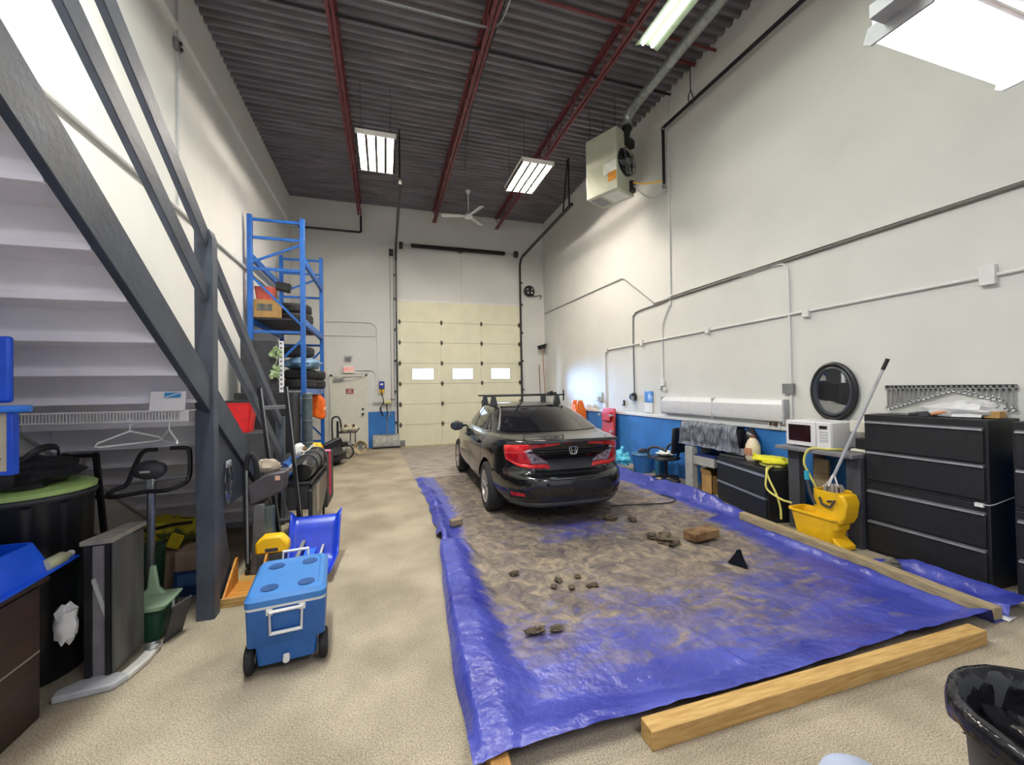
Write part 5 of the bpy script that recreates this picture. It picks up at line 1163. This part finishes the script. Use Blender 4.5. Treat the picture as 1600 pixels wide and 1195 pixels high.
# ------------------------------------------------------------------ cooler
t = thing('cooler', 'blue wheeled cooler with a white handle on the floor right of the newel post', 'cooler', (-.60, 2.98, 0), .10)
CB = M('cooler blue plastic', '#2a64ad', .45, var=.07); CL = M('cooler lid blue', '#3f7cc0', .45, var=.05)
b = MB(); loft(b, [rrect(.155, .26, .03, .06), rrect(.165, .27, .03, .17), rrect(.205, .275, .03, .18), rrect(.21, .285, .03, .395)]); b.build('body', CB, t)
b = MB(); loft(b, [rrect(.213, .29, .035, .395), rrect(.213, .29, .035, .41)]); b.build('rim', WHITE, t)
b = MB(); loft(b, [rrect(.215, .292, .04, .41), rrect(.215, .292, .04, .445), rrect(.195, .272, .04, .468), rrect(.17, .25, .04, .468), rrect(.165, .245, .04, .462)]); b.build('lid', CL, t)
for sx in (-1, 1):
    for sy in (-1, 1):
        b = MB(); b.lathe([(0, .4632), (.042, .4632), (.048, .466), (.04, .4655), (0, .4645)], 24, (sx*.1, sy*.165, 0)); b.build('cup_holder', M('cup holder blue', '#1b4a86', .5), t)
HP = [(-.085, .375), (.085, .375), (.08, .25), (-.08, .25)]
for sy in (-1, 1):
    b = MB(); k = sy*.293
    if sy < 0: pts = [(x, k, z) for x, z in HP]
    else: pts = [(x, k+(.03 if z < .3 else 0), .375+(.375-z)) for x, z in HP]
    b.tube(pts, .012, 8, closed=True); b.build('handle', WHITE, t)
    b = MB(); b.box((-.085, sy*.287, .375), (.035, .02, .035)); b.box((.085, sy*.287, .375), (.035, .02, .035)); b.build('handle_mount', WHITE, t, bevel=.004)
b = MB(); b.cyl((0, -.262, .085), (0, -.30, .085), .018, n=12); b.box((0, -.29, .105), (.03, .012, .02)); b.build('drain_plug', WHITE, t)
for sx in (-1, 1):
    b = MB(); b.lathe([(0, -.025), (.07, -.025), (.085, -.015), (.085, .015), (.07, .025), (0, .025)], 26, (sx*.195, -.20, .086), 'x'); wq = b.build('wheel', RUBBER, t)
    b = MB(); b.lathe([(0, -.03), (.03, -.03), (.03, .03), (0, .03)], 16, (sx*.195, -.20, .086), 'x'); b.build('hub', GREY, wq)

# ------------------------------------------------------------------ behind the cooler
t = thing('plywood_tray', 'shallow plywood tray on the floor behind the cooler', 'tray', (-.87, 4.2, 0)); b = MB(); b.bb((-.36, -.55, .02), (.37, .55, .035)); b.build('panel', M('plywood', '#b28a4a', .7, h2='#c9a468', sc=3, stretch=(1, 6, 1)), t); b = MB(); b.bb((-.36, -.55, 0), (.37, -.51, .02)); b.bb((-.36, .51, 0), (.37, .55, .02)); b.build('batten', PINE, t)
t = thing('wooden_crate', 'open orange brown wooden crate lying beside the newel post', 'crate', (-1.10, 3.80, .036)); OW = M('orange stained wood', '#b8742a', .6, h2='#d09544', sc=4, stretch=(1, 8, 1))
b = MB(); b.bb((-.12, -.14, 0), (.12, .2, .012)); b.build('base', OW, t); b = MB(); b.prism([(-.14, .012), (.2, .012), (.2, .22), (.17, .22)], 'x', -.12, -.105); b.build('side', OW, t); b = MB(); b.prism([(-.14, .012), (.2, .012), (.2, .22), (.17, .22)], 'x', .105, .12); b.build('side', OW, t); b = MB(); b.bb((-.12, -.155, 0), (.12, -.14, .035)); b.build('front_lip', PINE, t)
t = thing('tool_case', 'yellow plastic tool case behind the cooler', 'case', (-.96, 4.08, .24)); b = MB(); b.prism([(-.13, 0), (.13, 0), (.13, .08), (.07, .15), (-.07, .15), (-.13, .10)], 'y', -.06, .06); b.build('shell', YELLOW, t, bevel=.02); b = MB(); b.bb((-.05, -.065, .02), (.05, -.06, .05)); b.build('latch', DKGREY, t)
b = MB(); b.bb((-1.07, 4.02, .036), (-.87, 4.16, .238)); solo('dark_crate', 'dark crate under the yellow tool case', 'crate', b, DKGREY, bevel=.006)
t = thing('snow_sled', 'blue plastic sled with a raised back on the plywood tray', 'sled', (-.66, 4.18, .036), .0)
SB = M('royal blue plastic', '#1d3fc4', .3, var=.12)
def sled(u, v):
    x = -.20+.40*u; k = abs(u-.5)*2
    y = -.36+.62*v; z = .02+.06*sst(.75, 1, k)+.36*sst(.55, 1.0, v)
    y -= .10*sst(.6, 1.0, v)*0
    return (x+(.03*v)*(1 if u > .5 else -1), y, z)
b = MB(); b.grid(sled, 16, 18); b.build('shell', SB, t, solid=.01)
b = MB(); b.beam((-.04, -.33, .06), (-.02, .12, .13), .09, .02); b.build('seat_slat', M('mid blue slat', '#2f6ae0', .35), t); b = MB(); b.beam((.07, -.33, .07), (.08, .14, .15), .02, .02); b.build('pale_rail', LGREY, t)
b = MB(); b.beam((-.13, -.34, .05), (-.09, .1, .2), .03, .015); b.build('grey_bar', GREY, t)
# step ladder
t = thing('step_ladder', 'black aluminium edged ladder leaning against the stair rail', 'ladder', (-1.0, 4.55, 0))
for p, q in (((-.99, 4.53, .04), (-1.185, 4.58, 1.69)), ((-.79, 4.53, .04), (-.955, 4.58, 1.70))):
    b = MB(); b.beam(p, q, .03, .07, (0, 1, 0)); rl = b.build('rail', BLACKM, t, world=True); b = MB(); o2 = Vector((.018, -.03, 0)); b.beam(Vector(p)+o2, Vector(q)+o2, .006, .012, (0, 1, 0)); b.build('edge_trim', STEEL, t, world=True)
for k in (.2, .5, .88):
    a = Vector((-.99, 4.53, .04)).lerp(Vector((-1.185, 4.58, 1.69)), k); c = Vector((-.79, 4.53, .04)).lerp(Vector((-.955, 4.58, 1.70)), k)
    b = MB(); b.beam(a, c, .03, .05, (0, 1, .2)); b.build('rung', STEEL, t, world=True)
# canister vacuum / shop machine with hose
t = thing('shop_vacuum', 'dark grey upright vacuum with a black hose loop beside the stair panel', 'vacuum', (-1.08, 4.20, .036))
b = MB(); b.prism([(-.08, .0), (.14, 0), (.08, .30), (.04, .62), (-.05, .62), (-.06, .3)], 'y', -.07, .07); b.build('frame', M('smoky grey plastic', '#5a5a5c', .45, var=.2), t, bevel=.015)
b = MB(); b.prism([(-.08, .60), (.20, .72), (.22, .90), (.05, .88), (-.09, .78)], 'y', -.08, .08); b.build('head', M('brown grey plastic', '#4a454a', .45, var=.15), t, bevel=.02)
b = MB(); b.bb((.13, -.083, .82), (.17, -.08, .86)); b.build('warning_label', M('salmon paper', '#d9a78f', .7), t)
b = MB(); b.lathe([(0, .30), (.05, .31), (.055, .58), (0, .6)], 16, (.06, -.02, 0)); b.build('dust_cup', M('green grey clear plastic', '#4d5a58', .15), t)
b = MB(); b.tube(smooth_path([(-.10, -.03, .06), (-.115, -.03, .6), (-.11, -.03, .95), (-.07, -.03, 1.06), (-.03, -.03, .95), (-.03, -.02, .7)], 6), .022, 8); b.build('hose', RUBBER, t)
b = MB(); b.tube([(-.095, -.055, .1), (-.10, -.055, .92)], .009, 6); b.build('hose_wand', GREY, t)
b = MB(); b.blob((.05, .03, .93), (.10, .06, .07), .2, 9); b.build('cloth_bag', M('beige cloth', '#a89a88', .9, var=.1), t)
b = MB(); b.box((.02, -.0, .02), (.28, .13, .04)); b.build('floor_head', BLACK, t, bevel=.01)
# massage bench style table with black roll
t = thing('folding_bench', 'black folding bench with thin legs beside the lower stairs', 'bench', (-.92, 5.15, 0))
b = MB(); b.bb((-.18, -.55, .68), (.18, .66, .72)); b.build('top', BLACKM, t, bevel=.006)
for x, y in ((-.15, -.36), (.15, -.36), (-.15, .55), (.15, .55), (.15, .1)):
    b = MB(); b.tube([(x, y, 0), (x, y+.03, .68)], .014, 8); b.build('leg', BLACKM, t)
t = thing('black_mat_roll', 'shiny black rolled mat with grey bands lying on the folding bench', 'mat', (-.83, 5.12, .732)); b = MB(); b.tube(smooth_path([(.0, -.46, .08), (0, -.2, .11), (0, .2, .11), (0, .58, .10)], 5), [.09, .1, .105, .11]+[.11]*12, 16); b.build('roll', M('shiny black vinyl', '#1d1e20', .3, var=.4), t)
b = MB()
for y in (-.2, .1, .42): b.tube([(.115*cos(a*pi/12), y, .11+.115*sin(a*pi/12)) for a in range(24)], .008, 5, closed=True)
b.build('band', DKGREY, t)
b = MB(); b.tube([(-.13, -.55, .12), (-.04, .5, .24)], .012, 8); b.build('trim_bar', LGREY, t)
t = thing('leather_flap', 'black leather panel hanging below the rolled mat on the bench', 'panel', (-.79, 4.75, .3)); b = MB(); b.prism([(-.3, .37), (.75, .37), (.75, .15), (-.05, -.15), (-.3, .0)], 'x', .05, .09); b.build('panel', M('shiny black vinyl', '#1d1e20', .3), t, bevel=.01); b = MB(); b.bb((.091, -.05, .08), (.094, .1, .36)); b.build('pale_window', M('pale opening', '#a39a8c', .6), t)
t = thing('red_strap', 'crimson strap hanging off the far end of the bench', 'strap', (-.69, 5.66, .3)); b = MB(); b.bb((0, -.05, .04), (.012, .05, .585)); b.build('strap', M('crimson webbing', '#c01f45', .7, var=.15), t); b = MB(); b.bb((-.14, -.05, .585), (.012, .05, .597)); b.build('fold', M('pink webbing', '#d87a98', .7), t)
b = MB(); b.bb((-1.15, 4.75, .722), (-.97, 5.05, .79)); solo('blue_pouch', 'blue and grey pouch on the bench behind the ladder', 'bag', b, M('mid blue fabric', '#2b5fa8', .8, var=.3), bevel=.02)
b = MB(); b.blob((-1.04, 5.35, .80), (.1, .14, .08), .3, 6); solo('blue_sack', 'bright blue sack on the far part of the bench', 'bag', b, M('mid blue fabric', '#2b6fc0', .8), ang=60)
b = MB(); b.tube([(-1.0+.07*cos(a*pi/12), 5.56, .825+.09*sin(a*pi/12)) for a in range(24)], .012, 6, closed=True); solo('white_ring_net', 'white framed hoop leaning on the blue sack', 'hoop', b, WHITE)
b = MB(); b.blob((-.98, 6.6, .80), (.09, .1, .09), .15, 6); solo('yellow_helmet', 'yellow helmet among the clutter by the rack', 'helmet', b, M('bright yellow', '#e8c327', .4))
b = MB(); b.bb((-1.45, 6.3, 0), (-.80, 7.0, .71)); solo('clutter_crate', 'dark crate under the yellow helmet near the rack', 'crate', b, M('charcoal crate', '#26272b', .6, var=.25), bevel=.01)
t = thing('black_power_tool', 'black and orange power tool lying on the dark crate', 'tool', (-.82, 6.75, .76)); b = MB(); b.beam((-.08, 0, .02), (.16, .1, .12), .12, .12); b.build('hood', BLACK, t, bevel=.02); b = MB(); b.beam((-.2, -.04, .0), (-.06, 0, .04), .06, .07); b.build('motor', M('dull orange plastic', '#b5653a', .5), t, bevel=.01)
t = thing('white_helmet', 'white and brown helmet on the floor clutter left of the blue sack', 'helmet', (-1.18, 6.45, .712)); b = MB(); b.blob((0, 0, .1), (.08, .1, .1), .1, 3); b.build('shell', WHITE, t); b = MB(); b.blob((.06, -.02, .09), (.05, .06, .07), .1, 3); b.build('face_opening', M('brown lining', '#7b5d45', .8), t)
# ------------------------------------------------------------------ pallet rack
t = thing('pallet_rack', 'tall blue pallet rack by the left wall', 'rack', (-1.88, 9.55, 0)); x0, x1 = -2.31, -1.45
for y in (8.4, 10.75):
    fr = MB()
    for x in (x0, x1): fr.bb((x-.04, y-.04, 0), (x+.04, y+.04, 4.88))
    f_ = fr.build('upright_frame', RBLUE, t, world=True, bevel=.004)
    b = MB()
    for z in (4.80, 4.47, 3.90, 2.75, 1.60, .45): b.beam((x0, y, z), (x1, y, z), .03, .05)
    for a, c in ((4.0, 4.40), (3.78, 2.86), (1.70, 2.64), (1.50, .55)): b.beam((x0, y, a), (x1, y, c), .03, .04)
    b.build('brace', RBLUE, f_, world=False) if False else b.build('brace', RBLUE, t, world=True)
for x in (x0, x1):
    for z in (4.13, 2.96, 1.64):
        b = MB(); b.bb((x-.03, 8.44, z-.06), (x+.03, 10.71, z+.06)); b.build('beam', RBLUE if z > 2 else M('pale rack blue', '#5a78b8', .5), t, world=True, bevel=.005)
for z in (3.02, 1.70):
    b = MB()
    for i in range(16): b.bb((x0+.03, 8.47+i*.14, z-.03), (x1-.03, 8.47+i*.14+.11, z))
    b.build('deck_slats', M('dark deck boards', '#3c3a3e', .7, var=.2), t, world=True)
def tyre(x, y, z, label, grp, r=.31, w_=.2):
    t = thing('tyre', label, 'tyre', (x, y, z), random.uniform(0, 3), grp)
    b = MB(); b.shell([(.19, .01), (r*.86, .0), (r*.97, .025), (r, .05), (r, w_-.05), (r*.97, w_-.025), (r*.86, w_), (.19, w_-.01), (.17, w_/2), (.19, .01)], 36); b.build('carcass', TYRE, t)
    b = MB()
    for k in range(3): b.tube([((r+.002)*cos(a*pi/18), (r+.002)*sin(a*pi/18), .06+k*.04) for a in range(36)], .006, 4, closed=True)
    b.build('tread_rib', TYRE, t)
tyre(-1.72, 9.25, 3.022, 'lower tyre of the pair on the upper rack shelf', 'tyres on the rack')
tyre(-1.75, 9.28, 3.224, 'upper tyre of the pair on the upper rack shelf', 'tyres on the rack')
tyre(-1.72, 9.5, 1.702, 'bottom tyre of the stack on the lower rack shelf', 'tyres on the rack')
tyre(-1.70, 9.52, 1.904, 'middle tyre of the stack on the lower rack shelf, under the blue bag', 'tyres on the rack')
tyre(-1.74, 9.5, 2.375, 'top tyre of the stack on the lower rack shelf, above the blue bag', 'tyres on the rack')
b = MB(); b.blob((-1.66, 9.42, 2.228), (.36, .34, .12), .2, 9, 24, 12, flat=.12); solo('blue_bag', 'pale blue bag squeezed between tyres on the lower rack shelf', 'bag', b, M('slate blue film', '#4d78a3', .4, h2='#88abc6', sc=4, bump=.3), ang=60)
tyre(-1.62, 10.2, 1.702, 'tyre farthest back on the lower rack shelf', 'tyres on the rack'); tyre(-1.62, 10.22, 1.904, 'tyre on top of the farthest one on the lower rack shelf', 'tyres on the rack')
t = thing('printed_box', 'tan printed carton on the upper rack shelf', 'box', (-2.10, 8.65, 3.022)); b = MB(); b.bb((-.2, -.2, 0), (.2, .2, .33)); b.build('carton', CARD, t, bevel=.004); b = MB(); b.bb((-.12, -.204, .12), (.13, -.2, .25)); b.build('printed_picture', M('dark print', '#4a5560', .6, h2='#8b7b5a', sc=14), t)
b = MB(); loft(b, [rrect(.13, .13, .03, 0), rrect(.16, .15, .03, .25)])
for i in range(len(b.v)): b.v[i] += Vector((-2.12, 8.65, 3.354))
solo('red_tub', 'salmon red tub on top of the printed carton', 'tub', b, M('salmon red plastic', '#cf5c4a', .5))
b = MB(); b.box((-1.84, 8.75, 3.66), (.24, .18, .16), ry=.2)
for p in b.v: p.z -= .0
solo('black_tool_bag', 'black bag hung beside the red tub on the upper rack shelf', 'bag', b, BLACK, bevel=.02)
b = MB(); b.bb((-1.98, 8.86, 3.022), (-1.76-.0, 9.0, 3.022+.001)) if False else None
t = thing('orange_vest_bag', 'bright orange bag hanging under the lower rack beam', 'bag', (-1.48, 10.2, 1.0)); b = MB(); b.prism([(-.12, .1), (.1, .0), (.16, .05), (.14, .45), (.06, .56), (-.12, .58)], 'y', -.18, .18); b.build('bag', M('safety orange fabric', '#ee6a12', .6, var=.12), t, bevel=.03); b = MB(); b.bb((.145, -.1, .22), (.165, .12, .28)); b.build('reflective_band', M('pale band', '#e4d8b0', .4), t); b = MB(); b.prism([(-.15, .2), (-.1, .15), (-.1, .55), (-.15, .57)], 'y', -.17, .17); b.build('red_lining', RED, t)
# tower of black boxes in front of the rack
b = MB(); b.bb((-2.32, 7.55, 0), (-1.46, 8.15, 1.64)); solo('flight_case', 'big black case standing in front of the rack, under the black speaker cabinet', 'case', b, M('black case board', '#1f1f23', .5, var=.25), bevel=.012)
t = thing('speaker_cabinet', 'dark grey cabinet on the black case below the rack shelf', 'cabinet', (-1.98, 7.85, 1.642)); b = MB(); b.bb((-.27, -.22, 0), (.27, .24, .87)); b.build('body', M('charcoal cabinet', '#34353a', .6, var=.15), t, bevel=.01); b = MB(); b.bb((-.05, -.224, .02), (-.044, -.22, .85)); b.build('door_gap', BLACK, t)
t = thing('perforated_post', 'white perforated post with green ivy leaves beside the dark cabinet', 'post', (-1.64, 7.59, 1.642)); b = MB(); b.bb((-.03, -.03, 0), (.03, .03, .85)); b.build('post', OFFW, t)
b = MB()
for k in range(11): b.box((0, -.031, .06+k*.075), (.025, .004, .03))
b.build('slot', DKGREY, t)
b = MB()
for i in range(22):
    z = random.choice((random.uniform(.25, .42), random.uniform(.55, .75))); x = random.uniform(-.14, .0); y = -.07+random.uniform(-.03, .02)
    m3 = Matrix.Rotation(random.uniform(0, 6), 3, 'Y') @ Matrix.Rotation(random.uniform(-.5, .5), 3, 'X'); s = random.uniform(.04, .065)
    b.add([Vector((x, y, z))+m3 @ Vector(p) for p in ((0, 0, -s), (s*.6, .01, -s*.2), (s*.45, 0, s*.5), (0, -.01, s), (-s*.45, 0, s*.5), (-s*.6, .01, -s*.2))], [(0, 1, 2, 3), (0, 3, 4, 5)])
b.tube(smooth_path([(-.03, -.06, .2), (-.08, -.07, .4), (-.04, -.06, .6), (-.06, -.07, .78)], 4), .006, 5)
b.build('ivy_leaves', M('pale green leaf', '#7f9a62', .6, h2='#aebf92', sc=12), t)
t = thing('grey_drum', 'grey metal cylinder beside the black case under the rack', 'drum', (-1.36, 8.2, .62)); b = MB(); b.lathe([(0, 0), (.085, 0), (.085, .98), (.07, 1.0), (0, 1.0)], 24); b.build('shell', M('grey green metal', '#5d6a6c', .4, .3, var=.2), t); b = MB()
for z in (.1, .5, .9): b.tube([(.087*cos(a*pi/12), .087*sin(a*pi/12), z) for a in range(24)], .008, 5, closed=True)
b.build('hoop', GREY, t)
b = MB(); b.bb((-1.44, 8.02, 0), (-1.12, 8.38, .618)); solo('grey_case', 'dark grey case under the grey cylinder beside the rack', 'case', b, M('dark slate case', '#3a3d40', .5, var=.2), bevel=.02)
t = thing('red_bin', 'red plastic bin with a black lid behind the lower stairs', 'bin', (-1.93, 6.55, 1.1)); b = MB(); loft(b, [rrect(.13, .13, .03, 0), rrect(.17, .16, .03, .38), rrect(.18, .17, .03, .385), rrect(.18, .17, .03, .41)]); b.build('bin', M('bright red plastic', '#d3141c', .4), t); b = MB(); loft(b, [rrect(.185, .175, .03, .41), rrect(.18, .17, .03, .44)]); b.build('lid', BLACK, t)
b = MB(); b.bb((-2.3, 6.3, 0), (-1.6, 6.85, 1.098)); solo('dark_cabinet', 'dark cabinet standing behind the stairs under the red bin', 'cabinet', b, M('charcoal cabinet', '#34353a', .6), bevel=.008)
# clutter by the exit door
t = thing('hand_cart', 'black tube framed cart with white sacks by the exit door', 'cart', (-1.0, 11.5, 0))
b = MB(); b.tube(smooth_path([(-.32, 0, .3), (-.33, 0, .85), (-.28, 0, .96), (-.18, 0, .96), (-.13, 0, .85), (-.1, 0, .62)], 5), .022, 8); b.tube([(-.20, .02, .2), (-.20, .02, .85)], .03, 8); b.tube([(-.18, -.1, .56), (.26, -.1, .56), (.33, .0, .65)], .022, 8); b.tube([(-.18, .15, .56), (.26, .15, .56)], .02, 8)
for x in (.12, .24): b.tube([(x, -.1, .56), (x, -.1, .18)], .014, 6)
b.tube([(-.2, -.1, .2), (.45, -.1, .24)], .024, 8); b.build('frame', BLACK, t)
for s in (-.1, .15):
    b = MB(); b.cyl((-.2, s-.02, .1), (-.2, s+.02, .1), .1, n=20); b.build('wheel', RUBBER, t)
for i, (x, zz, s) in enumerate(((-.02, .66, .1), (.12, .69, .12), (.2, .64, .09))):
    b = MB(); b.blob((x, .03, zz), (s, .1, s*.85), .25, i+3); b.build('sack', M('cream sack', '#d9cfb6', .8, var=.1), t)
for x in (.0, .2):
    b = MB(); b.cyl((x, -.08, .70), (x, -.06, .76), .03, n=10); b.build('knob', M('brown knob', '#5b4638', .6), t)
t = thing('hose_coil', 'tan coiled hose leaning by the exit door', 'hose', (-.62, 11.15, 0))
b = MB()
for k in range(4): b.tube([(.16*cos(a*pi/14)*(1-.12*k), .03*k-.05+.02*sin(a), .19+.17*sin(a*pi/14)*(1-.1*k)) for a in range(28)], .016, 6, closed=True)
b.build('coil', M('tan hose', '#b9a888', .6, var=.15), t)
b = MB(); b.box((0, .03, .22), (.10, .06, .14)); b.build('reel', GREY, t, bevel=.01)
t = thing('folded_bicycle', 'dark folded bicycle with silver tubes lying by the hand cart', 'bicycle', (-1.02, 10.6, 0))
for (x, y, z, rr) in ((.10, 0, .17, .165), (-.28, .05, .17, .165)):
    b = MB(); b.tube([(x+rr*cos(a*pi/16), y, z+rr*sin(a*pi/16)) for a in range(32)], .018, 6, closed=True); wq = b.build('wheel', RUBBER, t); b = MB(); b.lathe([(0, -.02), (.045, -.02), (.045, .02), (0, .02)], 16, (x, y, z), 'y')
    for k in range(8): b.tube([(x, y, z), (x+rr*cos(k*pi/4), y, z+rr*sin(k*pi/4))], .003, 4)
    b.build('hub_and_spokes', STEEL, wq)
b = MB(); b.tube([(-.28, .05, .17), (-.18, .03, .40), (.2, 0, .42), (.10, 0, .17)], .016, 8); b.tube([(-.25, .02, .30), (.22, .02, .33)], .014, 8); b.tube([(.2, 0, .42), (.24, 0, .12)], .016, 8); b.build('frame', STEEL, t)
b = MB(); b.box((-.02, .02, .37), (.32, .12, .09)); b.build('folded_seat', BLACK, t, bevel=.02)
b = MB(); b.bb((.02, -.05, 0), (.06, .0, .02)); b.tube([(.04, -.03, .01), (-.06, .0, .3)], .01, 6); b.build('kickstand', LGREY, t)
b = MB(); b.blob((-1.18, 9.9, .2), (.28, .5, .2), .25, 4, 18, 10, flat=.2); solo('black_tarp_bundle', 'black bundle on the floor in front of the folded bicycle', 'bundle', b, M('black nylon', '#17181c', .6), ang=60)

# ------------------------------------------------------------------ near right trash can, bottom edge lid
t = thing('trash_can', 'dark grey round trash can with a black bag liner at the lower right corner', 'trash can', (1.76, .57, -.0))
b = MB(); b.shell([(.20, 0), (.235, .66), (.262, .67), (.268, .69), (.262, .715), (.245, .715), (.235, .69), (.2, .02)], 48); b.lathe([(0, 0), (.2, 0), (.2, .02), (0, .02)], 32); b.build('can', M('charcoal can plastic', '#3b3d40', .5, var=.1), t)
b = MB(); n = 64; loops = []
for r, z, am in ((.272, .668, .006), (.274, .69, .006), (.266, .722, .004), (.246, .724, .006), (.232, .66, .014), (.215, .50, .025), (.17, .36, .03), (.08, .30, .03)):
    loops.append([((r+am*NZ.noise(Vector((j*.55, z*9, 3))))*cos(2*pi*j/n), (r+am*NZ.noise(Vector((j*.55, z*9, 3))))*sin(2*pi*j/n), z+(am*1.2*NZ.noise(Vector((j*.4, 7, z*5))) if z != .722 else 0)-(.06*abs(NZ.noise(Vector((j*.12, 2, 0)))) if z == .668 else 0)) for j in range(n)])
loft(b, loops, False, True); b.build('bag_liner', M('shiny black bag film', '#1a1a1e', .18, var=.4, sc=8, bump=.6, bsc=14), t, ang=180)
b = MB(); b.blob((-.05, .03, .60), (.10, .15, .07), .45, 5, 20, 12); b.build('bag_fold', M('shiny black bag film', '#1a1a1e', .18), t, ang=180)
t = thing('pale_blue_lid', 'pale blue round lid just showing at the bottom edge of the photo', 'lid', (1.82, 1.175, 0)); b = MB(); b.lathe([(.13, 0), (.13, .03), (.10, .055), (0, .065)], 32); b.build('dome', M('pale blue plastic', '#aeb9d2', .4), t); b = MB(); b.lathe([(.135, 0), (.14, .006), (.13, .012)], 32); b.build('rim', M('pale blue plastic', '#aeb9d2', .4), t)

# ------------------------------------------------------------------ light, world, camera
wd = bpy.data.worlds.new('World'); SC.world = wd; wd.use_nodes = True
bg = wd.node_tree.nodes['Background']; wn = wd.node_tree.nodes; wl = wd.node_tree.links
tcw = wn.new('ShaderNodeTexCoord'); spw = wn.new('ShaderNodeSeparateXYZ'); wl.new(tcw.outputs['Generated'], spw.inputs[0])
mrw = wn.new('ShaderNodeMapRange'); mrw.inputs['From Min'].default_value = -.2; mrw.inputs['From Max'].default_value = .5; mrw.inputs['To Min'].default_value = .7; mrw.inputs['To Max'].default_value = 4.5
wl.new(spw.outputs['Y'], mrw.inputs['Value']); wl.new(mrw.outputs['Result'], bg.inputs[1]); bg.inputs[0].default_value = (.84, .90, 1, 1)  # overcast sky, brightest beyond the garage door
def area(name, loc, sx, sy, e, col, rot=(0, 0, 0)):
    l = bpy.data.lights.new(name, 'AREA'); l.shape = 'RECTANGLE'; l.size = sx; l.size_y = sy; l.energy = e; l.color = col
    o = bpy.data.objects.new(name, l); COL.objects.link(o); o.location = loc; o.rotation_euler = rot; o['kind'] = 'helper'; return o
WARM = (1, .93, .84)
area('fill_panel', (-.7, 2.6, 5.97), .3, 2.3, 260, (.97, 1, .95))  # unseen fill panel just below the added strip
area('fill_panel', (1.4, -.6, 3.45), .3, 1.2, 45, (.97, .97, 1))  # unseen fill panel added overhead, belongs to no fixture
# daylight thrown through the right hand window of the garage door
l = bpy.data.lights.new('window_daylight', 'SPOT'); l.energy = 6000; l.color = (.45, .68, 1); l.spot_size = R(40); l.spot_blend = .6; l.shadow_soft_size = .45
o = bpy.data.objects.new('window_daylight', l); COL.objects.link(o); o.location = (2.45, 14.3, 2.55); o['kind'] = 'helper'
o.rotation_euler = (Vector((3.46, 12.26, 2.1))-Vector(o.location)).to_track_quat('-Z', 'Y').to_euler()

F_, YAW, PIT, ROL = 633.72, .3035, .0132, -.0168
fw = Vector((sin(YAW)*cos(PIT), cos(YAW)*cos(PIT), sin(PIT))); rg = Vector((cos(YAW), -sin(YAW), 0)); up = rg.cross(fw)
rg, up = cos(ROL)*rg+sin(ROL)*up, -sin(ROL)*rg+cos(ROL)*up
cam = bpy.data.cameras.new('camera'); co = bpy.data.objects.new('camera', cam); COL.objects.link(co); SC.camera = co
cam.sensor_width = 36; cam.sensor_fit = 'HORIZONTAL'; cam.lens = 36*F_/1600; cam.clip_start = .05; cam.clip_end = 200
mt = Matrix((rg, up, -fw)).transposed().to_4x4(); mt.translation = (0, 0, 1.65); co.matrix_world = mt
vs = SC.view_settings
vs.view_transform = 'Standard'; vs.look = 'None'; vs.gamma = 1; vs.use_curve_mapping = False; vs.exposure = .24
